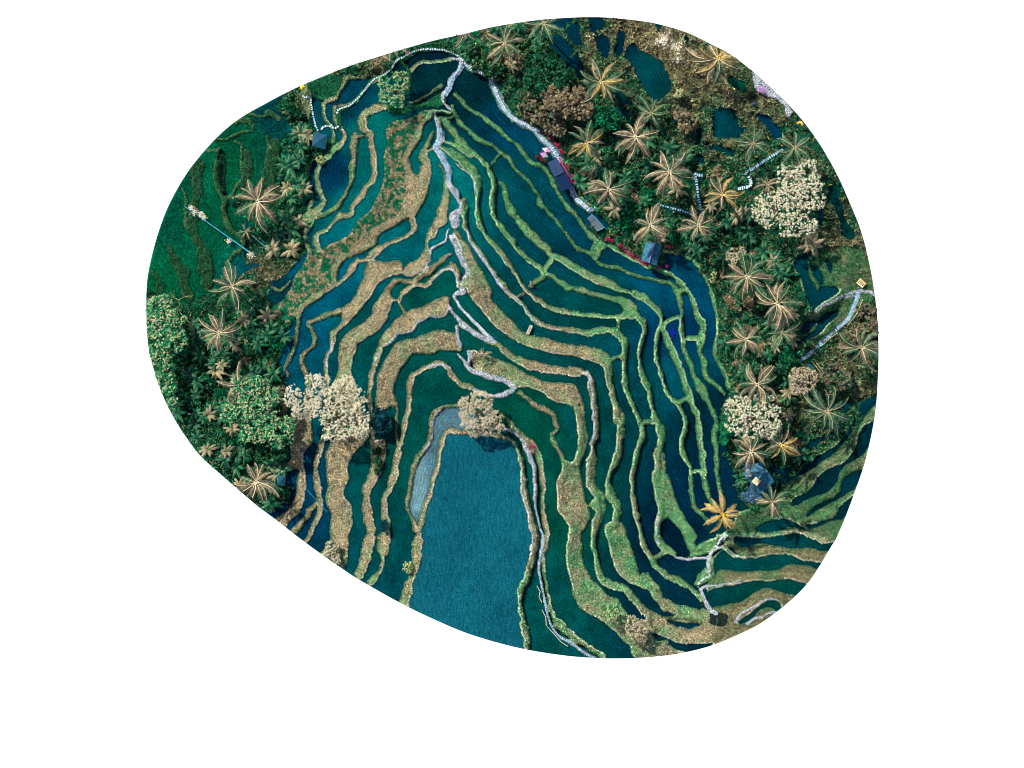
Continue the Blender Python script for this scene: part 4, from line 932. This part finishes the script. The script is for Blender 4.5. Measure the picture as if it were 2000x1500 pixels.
CT('young_tree', [(1196,1196,18),(1206,1186,8)], 0, 'small pale leaved tree on the green bank near the bottom', 'tree', (m_lime, m_fol), 0.11, 0.06, 0.09, None, 2.2, 29, .42)
CT('young_tree', [(1243,1228,22),(1252,1244,12),(1236,1212,12)], 0, 'small brown and cream tree near the bottom edge', 'tree', (m_beige, m_brownf), 0.12, 0.06, 0.12, None, 2.2, 30, .42)
CT('bush', [(797,1108,11)], 0, 'small round pale bush on the tan bank left of the largest paddy', 'bush', (m_lime, m_fol), 0.2, 0.06, 0.2, None, 1.0, 31, .25, .7)
CT('bush', [(648,1070,14),(640,1086,12),(656,1092,12)], 0, 'pale bush on the wide tan bank at the lower left edge', 'bush', (m_beige, m_fol), 0.14, 0.07, 0.2, None, 1.2, 32, .3, .8)
CT('bush', [(625,311,9)], 0, 'little bright bush below the square teal roof', 'bush', (m_lime, m_fol), 0.2, 0.06, 0.2, None, 0.9, 33, .2, .6)
CT('bush', [(1434,500,16),(1446,492,10)], 0, 'beige bush touching the top of the palm by the outer paddy', 'bush', (m_beige, m_brownf), 0.16, 0.05, 0.2, None, 3, 34, .3, .8)
CT('bush', [(1568,745,26),(1580,735,18),(1556,735,16)], 0, 'greyish brown puffy bush beside the bamboo stairs', 'bush', (m_beige, m_brownf), 0.17, 0.05, 0.3, None, 3, 35, .25, 1.2)
CT('bush', [(745,825,20),(740,812,14),(752,836,12)], 0, 'dark blue green bush right of the broad cream blossom tree', 'bush', (m_dkblue, m_dkblue), 0.6, 0, 0.3, None, 1.6, 36, .1, 1)
CT('bush', [(1328,182,9),(1322,186,6)], 0, 'small pale bush on the dry hillside right of the long pond', 'bush', (m_lime, m_brownf), 0.2, 0.06, 0.2, None, 1.0, 37, .2, .6)
CT('bush', [(737,900,9),(736,880,9),(738,920,7)], 0, 'leafy dark plants filling the thin bank below the blue green bush', 'bush', (m_midg, m_dkblue), 0.5, 0, 0.3, None, 0.6, 38, .1, .5)
CT('bush', [(750,1030,7),(752,1022,6)], 0, 'small dark bush on the thin tan bank left of the largest paddy', 'bush', (m_dkblue, m_midg), 0.5, 0, 0.3, None, 0.7, 39, .1, .5)
CT('bush', [(1396,536,7),(1392,548,6)], 0, 'little pale flowered bush beside the outer curved path', 'bush', (m_lime, m_midg), 0.2, 0.05, 0.3, None, 0.8, 40, .2, .5)
CT('broadleaf_tree', [(1065,125,30),(1080,150,34),(1045,150,24),(1095,165,22),(1060,170,22),(1105,150,20)], 0, 'dense green broadleaf tree above the dark gully at the top', 'tree', (m_midg, m_fol), 0.42, 0, 0.3, None, 3.5, 41, .22, 2.2)
CT('bamboo_clump', [(1090,195,30),(1115,205,28),(1140,215,20),(1070,180,16),(1130,190,20)], 0, 'brown feathery clump between the green broadleaf tree and the yellow ribbed palm', 'bush', (m_brownf, m_brownf), 0.5, 0, 0.2, None, 3.5, 42, .24, 2)
CT('bush', [(1035,205,26),(1055,225,24),(1075,240,20),(1090,250,16),(1030,190,14)], 0, 'brown and green scrub along the outer side of the curved stone path', 'bush', (m_brownf, m_midg), 0.32, 0, 0.4, None, 1.2, 43, .3, 1.2)
CT('broadleaf_tree', [(1175,225,22),(1190,235,22),(1160,235,14)], 0, 'dark broadleaf tree under the yellow ribbed palm', 'tree', (m_fol, m_midg), 0.4, 0, 0.3, None, 3, 44, .2, 1.5)
CT('bush', [(940,115,26),(960,130,22),(925,100,16),(955,105,18)], 0, 'green leafy bush behind the junction of the stone paths', 'bush', (m_midg, m_lime), 0.4, 0, 0.1, None, 1.6, 45, .25, 1.2)
CT('bush', [(1330,225,16),(1345,240,16),(1335,255,12)], 0, 'brown broad leaved plants between two upper palms', 'bush', (m_brownf, m_midg), 0.35, 0, 0.2, None, 1.8, 46, .3, 1)
CT('bush', [(1690,610,20),(1700,640,18),(1680,640,14),(1655,665,16)], 0, 'brown green scrub between the stone stairs and the right edge palm', 'bush', (m_brownf, m_midg), 0.34, 0, 0.3, None, 1.2, 47, .28, 1)
CT('bush', [(1620,730,22),(1645,745,20),(1620,760,14)], 0, 'green brown scrub right of the bamboo stairs', 'bush', (m_brownf, m_fol), 0.25, 0, 0.4, None, 1.2, 48, .3, 1)
CT('broadleaf_tree', [(1450,880,10),(1420,838,14),(1415,860,10)], 0, 'dark shrub squeezed between the outer terrace and the round cream tree', 'bush', (m_fol, m_midg), 0.4, 0, 0.3, None, 1.2, 49, .2, .8)

# ---------------------------------------------------------------- banana plants and jungle shrubs
def banana_mesh(seed, mats, nl=9, L=1.9, W_=0.26):
    r = random.Random(seed); mb = MB()
    for i in range(nl):
        a = 2*math.pi*i/nl+r.uniform(-.3, .3); ln = L*r.uniform(.6, 1.1); up = r.uniform(.3, 1.0); R = np.array([[math.cos(a), -math.sin(a), 0], [math.sin(a), math.cos(a), 0], [0, 0, 1]])
        rows = []
        for j in range(6):
            t = j/5; p = np.array([ln*t, 0, up*t*1.5-1.1*t*t]); wd = W_*math.sin(math.pi*(0.08+0.88*t))**.6
            rows += [p+[0, -wd, -.05-.06*r.random()], p+[0, 0, .04], p+[0, wd, -.05-.06*r.random()]]
        F = []
        for j in range(5):
            for k in (0, 1): F.append([j*3+k, j*3+k+1, j*3+k+4, j*3+k+3])
        mb.add(np.array(rows)@R.T, F, 0)
    return mb
m_ban = vary_mat("banana_leaf", [srgb((0, 44, 34)), srgb((6, 84, 54)), srgb((74, 130, 84))], 0.9, 0.55, 0.3)
m_bant = vary_mat("dry_banana_leaf", [srgb((60, 96, 62)), srgb((140, 130, 98)), srgb((176, 160, 126))], 1.1, 0.6, 0.3)
def make_me(mb, name, m):
    Vv = np.vstack(mb.v); Fv = np.vstack(mb.f); me = bpy.data.meshes.new(name); me.from_pydata([tuple(p) for p in Vv], [], [tuple(int(q) for q in f if q >= 0) for f in Fv]); me.materials.append(m); me.update(); return me
BME = {k: [make_me(banana_mesh(s_, None), 'leaves', m) for s_ in (1, 2, 3)] for k, m in (('g', m_ban), ('t', m_bant))}
sb_ = MB(); sb_.tube([np.array([0, 0, -1.3]), np.array([0, 0, 0.05])], [.12, .07], 6); STEM = make_me(sb_, 'stem', m_midg)
def shrub_me(seed, m, n=260, r=1.0):
    rnd = np.random.default_rng(seed); d = rnd.normal(size=(n, 3)); d /= np.linalg.norm(d, axis=1)[:, None]; d[:, 2] = np.abs(d[:, 2])*.8
    C = d*(r*(0.55+0.45*rnd.random((n, 1))))*(1+0.3*np.sin(3*np.arctan2(d[:, 1:2], d[:, 0:1])+seed)); Vv, F = leaf_quads(C, 0.2, rnd, .6)
    me = bpy.data.meshes.new('foliage'); me.from_pydata([tuple(p) for p in Vv], [], [tuple(map(int, f)) for f in F]); me.materials.append(m); me.update(); return me
SHM = [shrub_me(1, m_midg), shrub_me(2, m_fol), shrub_me(3, m_brownf), shrub_me(4, m_midg)]
def plant(kind_, px, py, sc, label, group, tint='g'):
    z = float(hz(px, py)); h = 1.3 if kind_ == 'banana_plant' else 0.1; c = Vector(unproj(px, py, z+h))
    if not inpoly(OUT, np.array([px]), np.array([py]))[0]: return
    t = empty(kind_, (c.x, c.y, z), 0); tag(t, label, 'banana plant' if kind_ == 'banana_plant' else 'bush', group); W = Matrix.Translation((c.x, c.y, z))
    ne = near_edge(px, py, 34*sc); M = Matrix.Translation(c) @ Matrix.Rotation(random.uniform(0, 6.28), 4, 'Z') @ Matrix.Scale(sc, 4)
    if kind_ == 'banana_plant': place_part('leaves', random.choice(BME[tint]), M, t, W, ne); place_part('stem', STEM, Matrix.Translation(c) @ Matrix.Scale(min(sc, 1), 4), t, W, ne)
    else: place_part('foliage', {'t': SHM[2], 'g': random.choice([SHM[0], SHM[1], SHM[3]])}[tint], M, t, W, ne)
ZN = [("left_gully", "dark green banana plant crowded into the shaded gully on the left", "low dark shrub packed under the trees of the left gully", "385,600 480,600 540,620 556,660 545,700 556,760 560,800 560,880 520,900 440,900 380,860 340,800 350,720 380,680 372,640", 52, 46),
      ("hut", "banana plant growing between the square teal roof and the lone palm", "low shrub on the strip left of the square teal roof", "570,215 600,240 604,262 600,300 592,340 596,420 590,480 550,500 520,480 545,420 560,380 545,330 565,290", 20, 14),
      ("palm_grove", "banana plant under the palms on the right, outside the terraces", "shrub under the palms on the right, outside the terraces", "1120,240 1200,240 1300,280 1420,330 1480,380 1470,480 1540,500 1560,600 1560,700 1540,790 1480,800 1430,760 1410,640 1400,560 1360,495 1300,480 1220,470 1180,420 1140,380 1110,310", 70, 80),
      ("top", "banana plant in the thicket along the upper edge", "shrub in the thicket along the upper edge", "880,70 1060,45 1080,100 1040,130 980,150 930,120", 10, 26),
      ("lower", "banana plant beside the blue roofed pavilion", "low shrub around the blue roofed pavilion", "1420,880 1440,930 1450,975 1480,1000 1530,1010 1540,980 1520,960 1530,930 1580,880 1570,850 1540,830 1500,860", 6, 14),
      ("lowleft", "dark banana plant under the palm at the lower left edge", "dark shrub under the palm at the lower left edge", "440,900 540,890 556,915 556,980 520,990 480,960 450,930", 8, 12)]
for nm, lb, ls, poly, nb_, nsh in ZN:
    P = pts(poly); x0, y0 = P.min(0); x1, y1 = P.max(0); k = 0; lim = 0; placed = []
    while k < nb_+nsh and lim < 6000:
        lim += 1; x, y = random.uniform(x0, x1), random.uniform(y0, y1)
        if not inpoly(P, np.array([x]), np.array([y]))[0] or cls[int((y-Y0)/CELL), int((x-X0)/CELL)] != JUN: continue
        if any((x-a)**2+(y-b)**2 < 81 for a, b in placed): continue
        if (kind[int((y-Y0)/CELL)-7:int((y-Y0)/CELL)+8, int((x-X0)/CELL)-7:int((x-X0)/CELL)+8] == 'v').any(): continue
        placed.append((x, y))
        if k < nb_: plant('banana_plant', x, y, random.uniform(.7, 1.05), lb, 'banana plants, '+nm.replace('_', ' '), 't' if random.random() < .16 else 'g')
        else: plant('shrub', x, y, random.uniform(.7, 1.4), ls, 'shrubs, '+nm.replace('_', ' '), 't' if random.random() < (.40 if nm in ('palm_grove', 'top') else .15) else 'g')
        k += 1
for x, y, s_, tt, lb in [(1588,478,1.3,'t','pale banana clump below the largest blossom tree'),(1575,460,1.1,'t','pale banana clump tucked against the foot of the largest blossom tree'),(571,487,1.1,'t','pale tipped banana plant above the first tan bank on the left'),(406,878,.9,'t','tan leaved banana plant near the lower left edge'),(442,882,.8,'t','tan leaved banana plant between the lower left edge and the mottled tree'),(1520,530,1.0,'g','bright banana plant right of the palm by the outer paddy'),(586,262,1.1,'g','banana plant with pale tips left of the square teal roof'),(567,325,1.2,'g','bushy banana plant above the lone pale palm')]:
    plant('banana_plant', x, y, s_, lb, None, tt)

# ---------------------------------------------------------------- huts, umbrellas, rails and other built things
def flat_mat(n, c, rough=0.7, spec=0.3, var=None):
    c2 = var or tuple(v*.8 for v in c); return vary_mat(n, [srgb(c2), srgb(c)], 2.5, rough, spec, False)
m_teal = flat_mat("teal_thatch", (6, 84, 108)); m_navy = flat_mat("navy_sheet_roof", (8, 52, 96)); m_nav2 = flat_mat("navy_tiles", (10, 60, 92), var=(60, 130, 150)); m_post = flat_mat("dark_timber", (70, 66, 58))
m_pink = flat_mat("pink_paint", (250, 96, 130)); m_lil = flat_mat("lilac_paint", (150, 120, 210)); m_white = flat_mat("pale_cloth", (240, 228, 210)); m_pk2 = flat_mat("pink_cloth", (246, 150, 220)); m_ny = flat_mat("navy_cloth", (6, 50, 86))
m_bam = flat_mat("bleached_bamboo", (224, 214, 178)); m_cyan = flat_mat("cyan_painted_bamboo", (90, 200, 214), var=(20, 120, 150)); m_yel = flat_mat("yellow_cloth", (255, 222, 0)); m_mag = flat_mat("magenta_petals", (236, 0, 110), var=(190, 0, 90))
m_cream2 = flat_mat("cream_sheet", (252, 226, 170)); m_orng = flat_mat("orange_cloth", (255, 190, 80)); m_blue = flat_mat("blue_cloth", (0, 96, 200)); m_skin = flat_mat("skin", (150, 104, 76)); m_dark = flat_mat("dark_hair", (24, 20, 18)); m_petal = flat_mat("lilac_petals", (236, 168, 240))
m_red = flat_mat("dark_red_petals", (150, 10, 50)); m_floor = flat_mat("grey_floor", (96, 110, 120))
def W2(px, py, h=0.0):
    z = float(hz(px, py))+h; return Vector(unproj(px, py, z))
def hut(label, name, cat, corners, h, roofm, style='flat', ridge=None, group=None):
    C = np.array(corners, float); c = C.mean(0); base = W2(c[0], c[1]); t = empty(name, base); tag(t, label, cat, group)
    top = [np.array(unproj(x, y, base.z+h))-np.array(base) for x, y in C]; cen = sum(top)/4; mb = MB()
    e = [p for p in top]; lo = [p-[0, 0, .12] for p in e]
    if style == 'flat':
        up = cen+[0, 0, 0.45]; mb.add(np.array(e+lo+[up]), [[0, 1, 8, -1], [1, 2, 8, -1], [2, 3, 8, -1], [3, 0, 8, -1], [0, 4, 5, 1], [1, 5, 6, 2], [2, 6, 7, 3], [3, 7, 4, 0], [4, 7, 6, 5]])
    else:
        a = (e[0]+e[3])/2+[0, 0, .9]; b = (e[1]+e[2])/2+[0, 0, .9]
        mb.add(np.array(e+lo+[a, b]), [[0, 1, 9, 8], [3, 8, 9, 2], [0, 8, 3, -1], [1, 2, 9, -1], [0, 4, 5, 1], [1, 5, 6, 2], [2, 6, 7, 3], [3, 7, 4, 0], [4, 7, 6, 5]])
        rb = MB(); rb.tube([a+[0, 0, .03], b+[0, 0, .03]], [.09, .09], 6); rb.build('ridge_cap', ridge or roofm, t)
    mb.build('roof', roofm, t)
    for p in top:
        q = cen+(p-cen)*.84; pb_ = MB(); pb_.tube([np.array([q[0], q[1], -.1]), np.array([q[0], q[1], h-.1])], [.07, .06], 6); pb_.build('post', m_post, t)
    fl = MB(); F_ = [cen+(p-cen)*.9 for p in top]; F_ = [np.array([p[0], p[1], .25]) for p in F_]+[np.array([p[0], p[1], .1]) for p in F_]
    fl.add(np.array(F_), [[0, 1, 2, 3], [4, 7, 6, 5], [0, 4, 5, 1], [1, 5, 6, 2], [2, 6, 7, 3], [3, 7, 4, 0]]); fl.build('floor', m_floor, t)
    return t, top, base
hut('small open hut with a square teal roof at the end of the stepping stones', 'garden_hut', 'hut', [(612, 258), (639, 264), (636, 292), (609, 285)], 2.3, m_teal)
t, top, b0 = hut('long open shelter with a narrow dark blue roof beside the stone path', 'long_shelter', 'shelter', [(1069, 318), (1087, 308), (1116, 366), (1098, 374)], 2.3, m_navy, 'gable')
rl = MB()
A_, B_ = W2(1092, 308, 1.0)-b0, W2(1121, 362, 1.0)-b0
rl.tube([np.array(A_), np.array(B_)], [.13, .13], 4); rl.build('pink_railing', m_pink, t)
rl = MB(); A_, B_ = W2(1089, 312, 0.9)-b0, W2(1118, 367, .9)-b0; rl.tube([np.array(A_), np.array(B_)], [.14, .14], 4); rl.build('lilac_edge', m_lil, t)
hut('gabled hut with blue green tiles half under a palm, next to the pink flowers', 'gabled_hut', 'hut', [(1262, 472), (1252, 508), (1282, 520), (1294, 478)], 2.5, m_nav2, 'gable', m_lil)
hut('tiny blue roofed hut at the lower left edge', 'field_hut', 'hut', [(543, 928), (558, 930), (556, 949), (541, 947)], 1.9, m_teal)
hut('pavilion with a long speckled blue roof above the golden palm', 'pavilion', 'pavilion', [(1452, 926), (1484, 900), (1513, 940), (1484, 966)], 2.4, m_nav2, 'gable')
def slab_thing(name, label, cat, px, py, L, Wd, ang, h, m, marks=None, legs=True):
    b = W2(px, py); t = empty(name, b); tag(t, label, cat); c = Vector(unproj(px, py, b.z+h))-b
    mb = MB(); mb.box(c, (L, Wd, .06), ang); mb.build('panel', m, t)
    cr, sr_ = math.cos(ang), math.sin(ang)
    for sx_ in (-1, 1):
        for sy_ in (-1, 1):
            x, y = sx_*L*.42, sy_*Wd*.4; p = np.array([c.x+x*cr-y*sr_, c.y+x*sr_+y*cr]); pb_ = MB(); pb_.tube([np.array([p[0], p[1], 0]), np.array([p[0], p[1], h-.03])], [.04, .04], 5); pb_.build('leg', m_post, t)
    if marks:
        mk = MB()
        for i in range(marks):
            u = (i-(marks-1)/2)*L/marks*.85; mk.box((c.x+u*cr, c.y+u*sr_, c.z+.045), (L/marks*.3, Wd*.55, .02), ang)
        mk.build('slats', m_post, t)
    return t
slab_thing('awning', 'cream and orange square awning below the pavilion roof ridge', 'awning', 1477, 940, 1.05, 1.0, math.radians(-40), 3.55, m_cream2, 0)
slab_thing('awning', 'narrow white awning at the upper left corner of the pavilion', 'awning', 1462, 924, 1.25, .5, math.radians(-62), 3.5, m_white, 0)
slab_thing('bench_platform', 'cream slatted bamboo platform by the white curved path at the right edge', 'platform', 1682, 553, 1.25, .95, math.radians(-40), .6, m_cream2, 4)
slab_thing('bamboo_platform', 'pale bamboo perch on the green and tan bank in the middle of the terraces', 'platform', 1034, 644, 1.5, .5, math.radians(65), .6, m_bam, 5)
# deck
b = W2(1165, 436); t = empty('viewing_deck', b); tag(t, 'dark timber viewing deck with pale rails above the terraces on the right', 'deck')
dk = MB(); P4 = [W2(x, y, .9)-b for x, y in ((1147, 428), (1156, 419), (1180, 445), (1166, 452))]; P5 = [p-Vector((0, 0, .12)) for p in P4]
dk.add(np.array([tuple(p) for p in P4+P5]), [[0, 1, 2, 3], [4, 7, 6, 5], [0, 4, 5, 1], [1, 5, 6, 2], [2, 6, 7, 3], [3, 7, 4, 0]]); dk.build('deck_floor', m_floor, t)
for i, (u, v) in enumerate(((0, 1), (1, 2), (2, 3))):
    r_ = MB(); r_.tube([np.array(P4[u])+[0, 0, .9], np.array(P4[v])+[0, 0, .9]], [.06, .06], 5); r_.build('rail', m_cyan, t)
for p in P4:
    r_ = MB(); r_.tube([np.array(p)*[1, 1, 0], np.array(p)+[0, 0, .92]], [.06, .06], 5); r_.build('post', m_post, t)
def umbrella(label, px, py, r, mats, h=2.1, n=6, rot=0.3):
    b = W2(px, py); t = empty('umbrella', b); tag(t, label, 'umbrella'); c = np.array(Vector(unproj(px, py, b.z+h))-b); mb = MB()
    ring_ = [c+[r*math.cos(rot+2*math.pi*i/n), r*math.sin(rot+2*math.pi*i/n), 0] for i in range(n)]
    for i in range(n): mb.add(np.array([ring_[i], ring_[(i+1) % n], c+[0, 0, .45]]), [[0, 1, 2, -1]], i % len(mats))
    o = mb.build('canopy', mats, t); md = o.modifiers.new('thickness', 'SOLIDIFY'); md.thickness = .02
    pb_ = MB(); pb_.tube([np.array([c[0], c[1], 0]), c+[0, 0, .43]], [.03, .025], 6); pb_.build('pole', m_post, t)
umbrella('pink, white and navy panelled umbrella beside the stone path', 1065, 298, .86, [m_pk2, m_white, m_ny], rot=.1)
umbrella('bright yellow umbrella at the upper left edge', 591, 171, .42, [m_yel], 2.0, 8)
# orange crescent shaped canopy near the right edge
def cres():
    b = W2(1562, 243); t = empty('sun_sail', b); tag(t, 'small curved orange sail on posts at the upper right edge', 'sail'); mb = MB(); V_, F_ = [], []
    c0 = np.array(Vector(unproj(1562, 243, b.z+2))-b)
    for i in range(9):
        a = math.radians(-30+26*i); w_ = .16*math.sin(math.pi*(i+.6)/9.2)+.04
        for rr in (.38-w_, .38+w_): V_.append(c0+[rr*math.cos(a), rr*math.sin(a), .1*math.sin(i)])
    F_ = [[2*i, 2*i+1, 2*i+3, 2*i+2] for i in range(8)]; mb.add(np.array(V_), F_); o = mb.build('cloth', m_orng, t); o.modifiers.new('t', 'SOLIDIFY').thickness = .03
    for i in (0, 8):
        pb_ = MB(); p = V_[2*i+1]; pb_.tube([np.array([p[0], p[1], 0]), p], [.03, .03], 5); pb_.build('post', m_post, t)
cres()
def rails(name, label, cat, segs, m, r=.05, h=.8, posts=True, group=None):
    b = W2(*segs[0][0]); t = empty(name, b); tag(t, label, cat, group)
    for s_ in segs:
        P_ = [np.array(W2(x, y, h)-b) for x, y in s_]; mb = MB(); mb.tube(P_, [r]*len(P_), 5); mb.build('rail', m, t)
        if posts:
            for p in P_: mb = MB(); mb.tube([p-[0, 0, h+.1], p+[0, 0, .1]], [r, r*.9], 5); mb.build('post', m, t)
rails('bamboo_fence', 'pale bamboo fence along the water side of the path right of the largest paddy', 'fence', [[(1049, 1145), (1055, 1155), (1053, 1166), (1058, 1176)], [(1059, 1192), (1066, 1205), (1067, 1222)], [(1069, 1224), (1082, 1238), (1096, 1254), (1108, 1262)]], m_bam, .06, .7)
rails('bamboo_handrail', 'green bamboo handrail beside the upper flight of the right hand stairs', 'handrail', [[(1685, 585), (1674, 612), (1656, 635)]], m_lime, .05)
rails('bamboo_handrail', 'pale bamboo handrail beside the lower flight of the right hand stairs', 'handrail', [[(1633, 652), (1617, 664), (1604, 676)]], m_bam, .05)
rails('bamboo_handrail', 'green bamboo rails flanking the dark blue ladder stairs', 'handrail', [[(1586, 706), (1602, 726), (1617, 750)], [(1590, 702), (1606, 724), (1620, 752)]], m_lime, .045)
b = W2(1592, 722); t = empty('ladder_stairs', b); tag(t, 'dark blue plank stairs between bamboo rails by the puffy brown bush', 'stairs')
mbs = MB()
for i in range(9):
    p = W2(1580+17*i/8, 712+27*i/8, .35)-b; mbs.box(p, (.95, .2, .07), math.radians(-12))
mbs.build('treads', m_nav2, t)
for o_ in (-1, 1):
    mb = MB(); mb.tube([np.array(W2(1579+o_*5, 709-o_*2, .22)-b), np.array(W2(1598+o_*5, 741-o_*2, .22)-b)], [.05, .05], 5); mb.build('stringer', m_navy, t)
def pole(label, p0, p1, h0, h1, m, r=.09, flowers=(), name='bamboo_pole', cat='pole'):
    b = W2(*p0); t = empty(name, b); tag(t, label, cat); z0 = b.z; A_ = np.array([0, 0, h0]); B_ = np.array(Vector(unproj(*p1, z0+h1))-b)
    mb = MB(); n = 7; mb.tube([A_+(B_-A_)*i/n+[0, 0, .5*math.sin(math.pi*i/n)] for i in range(n+1)], [r*(1-.5*i/n) for i in range(n+1)], 6); mb.build('shaft', m, t)
    rnd = np.random.default_rng(9)
    for i, (fx, fy, fr) in enumerate(flowers):
        C = rnd.normal(size=(90, 3))*fr*S*.5+np.array(Vector(unproj(fx, fy, z0+h0+.6))-b); Vv, F = leaf_quads(C, .11, rnd); mesh_np('flower_cluster', Vv, F, m_cream, t)
pole('long cyan bamboo pole with cream flower clusters leaning across the upper left paddies', (498, 500), (360, 402), 1.0, 1.6, m_cyan, .13, [(374, 406, 6), (380, 414, 6), (392, 419, 6), (398, 425, 5), (447, 471, 5), (490, 497, 6)])
pole('thin blue pole lying over the gully right of the small young palm', (535, 496), (490, 458), .6, .9, m_cyan, .06)
pole('white pole standing on the dry hillside at the upper right edge', (1326, 90), (1338, 66), .2, 2.2, m_bam, .11)
pole('thin cyan cane across the narrow paddies at the lower left', (640, 1000), (585, 940), .5, .8, m_cyan, .05)
pole('short blue pipe standing in the dark ditch near the bottom right', (1400, 1219), (1400, 1207), .1, 1.0, m_cyan, .06, (), 'water_pipe', 'pipe')
# bare branching sapling
def bare(label, px, py, r, m, seed, h):
    rr = random.Random(seed); b = W2(px, py); t = empty('bare_tree', b); tag(t, label, 'tree'); mb = MB()
    def br(p, d, L, rad, k):
        q = p+d*L; mb.tube([p, (p+q)/2+np.array([rr.uniform(-.1, .1)*L, rr.uniform(-.1, .1)*L, 0]), q], [rad, rad*.8, rad*.55], 4)
        if k:
            for _ in range(3 if k > 1 else 2):
                d2 = d+np.array([rr.uniform(-.9, .9), rr.uniform(-.9, .9), rr.uniform(-.2, .3)]); d2 /= np.linalg.norm(d2); br(q, d2, L*rr.uniform(.55, .8), rad*.55, k-1)
    mb2 = MB(); mb2.tube([np.zeros(3), np.array([0, 0, h])], [.08, .05], 5); mb2.build('trunk', m, t)
    for i in range(3):
        a = rr.uniform(0, 6.28); br(np.array([0, 0, h]), np.array([math.cos(a), math.sin(a), .3]), r*S*.42, .045, 3)
    mb.build('limbs', m, t)
bare('leafless pale blue sapling in the dark gully beside the stone path', 1077, 219, 16, m_cyan, 3, 2.0)
bare('leafless green branching tree above the blossom tree at the left edge', 352, 606, 46, m_lime, 8, 3.0)
# flowering bushes
def flower(px, py, r, m, label, group, k=34):
    b = W2(px, py); t = empty('flowering_bush', b); tag(t, label, 'flowering bush', group); rnd = np.random.default_rng(int(px*7+py))
    C = rnd.normal(size=(k, 3))*[r*S*.5, r*S*.5, .12]+[0, 0, .75]; Vv, F = leaf_quads(C, .11, rnd, .3); mesh_np('petals', Vv, F, m, t)
    C = rnd.normal(size=(40, 3))*[r*S*.6, r*S*.6, .15]+[0, 0, .35]; Vv, F = leaf_quads(C, .12, rnd); mesh_np('foliage', Vv, F, m_midg, t)
for x, y, r in [(1060,255,2),(1071,262,4),(1076,270,4),(1084,281,3),(1089,285,3.5),(1095,294,3.5),(1100,299,3)]: flower(x, y, r, m_mag, 'magenta flowering bush along the path above the long dark roof', 'magenta bushes above the long roof')
for x, y, r in [(1110,325,4),(1122,344,4),(1124,357,4),(1132,373,3)]: flower(x, y, r, m_mag, 'magenta flowering bush on the palm side of the long dark roof', 'magenta bushes beside the long roof')
for x, y, r in [(1187,467,4),(1194,470,4),(1210,479,3),(1219,486,6),(1226,494,5),(1235,499,5),(1247,506,7),(1254,512,6),(1261,514,5),(1288,522,5),(1302,520,3),(1307,482,3)]: flower(x, y, r, m_mag, 'magenta flowering bush on the bank around the gabled hut', 'magenta bushes by the gabled hut')
for x, y, r in [(1048,307,3),(1056,311,4),(1063,315,5)]: flower(x, y, r, m_red, 'dark red flowering bush below the panelled umbrella', 'dark red bushes')
flower(1038, 873, 8, m_mag, 'magenta flowering bush over the path at the top right of the largest paddy', None, 60)
flower(1488, 176, 8, m_petal, 'lilac flowering bush on the grey stone yard at the upper right edge', None, 130)
# people seen from far above
def person(label, px, py, shirt, pants, rz, arms):
    b = W2(px, py, .02); t = empty('person', b, rz); tag(t, label, 'person')
    def skinned(nm, J, E, R, m, root=0):
        me = bpy.data.meshes.new(nm); me.from_pydata(J, E, []); o = bpy.data.objects.new(nm, me); COL.objects.link(o); o.parent = t; me.materials.append(m)
        md = o.modifiers.new('skin', 'SKIN'); sv_ = me.skin_vertices[0].data
        for i, r in enumerate(R): sv_[i].radius = (r, r)
        sv_[root].use_root = True; o.modifiers.new('sub', 'SUBSURF').levels = 1; o.modifiers['sub'].render_levels = 1
    a = arms
    J = [(0,0,.92),(0,0,1.15),(0,0,1.38),(0,.01,1.5),(0,.02,1.62),(-.1,0,.88),(-.11,.03,.48),(-.11,0,.07),(-.11,.14,.03),(.1,0,.88),(.12,.1,.48),(.12,-.02,.07),(.12,.12,.03),(-.19,0,1.38),(-.25,.02,1.12),(-.24,.14+a,.95),(.19,0,1.38),(.26,.04,1.12),(.24,.18+a,.98)]
    E = [(0,1),(1,2),(2,3),(3,4),(0,5),(5,6),(6,7),(7,8),(0,9),(9,10),(10,11),(11,12),(2,13),(13,14),(14,15),(2,16),(16,17),(17,18)]
    R = [.13,.13,.13,.055,.1,.09,.06,.045,.035,.09,.06,.045,.035,.06,.045,.03,.06,.045,.03]
    skinned('body', J, E, R, m_skin)
    skinned('shirt', [(0,0,.95),(0,0,1.15),(0,0,1.38),(-.19,0,1.38),(-.25,.02,1.14),(.19,0,1.38),(.26,.04,1.14)], [(0,1),(1,2),(2,3),(3,4),(2,5),(5,6)], [.16,.16,.155,.085,.065,.085,.065], shirt)
    skinned('trousers', [(0,0,.92),(-.1,0,.86),(-.11,.03,.48),(-.11,0,.12),(.1,0,.86),(.12,.1,.48),(.12,-.02,.12)], [(0,1),(1,2),(2,3),(0,4),(4,5),(5,6)], [.15,.115,.085,.07,.115,.085,.07], pants)
    skinned('hair', [(0,-.01,1.66),(0,.03,1.69)], [(0,1)], [.105,.1], m_dark)
person('person in a blue shirt standing on the grass above the lower right pond', 1471, 204, m_blue, m_blue, .6, .05)
person('person in a white shirt at the tip of a short green bund among the terraces', 1037, 553, m_white, m_blue, 2.0, .0)
# blue heap of net in the narrow paddy
b = W2(1312, 650); t = empty('net_heap', b); tag(t, 'bright blue heap of netting lying in a narrow paddy on the right', 'net'); rnd = np.random.default_rng(3)
C = rnd.normal(size=(160, 3))*[.22, .3, .06]+[0, 0, .15]; Vv, F = leaf_quads(C, .14, rnd, .25); mesh_np('netting', Vv, F, flat_mat('blue_net', (0, 40, 190)), t)
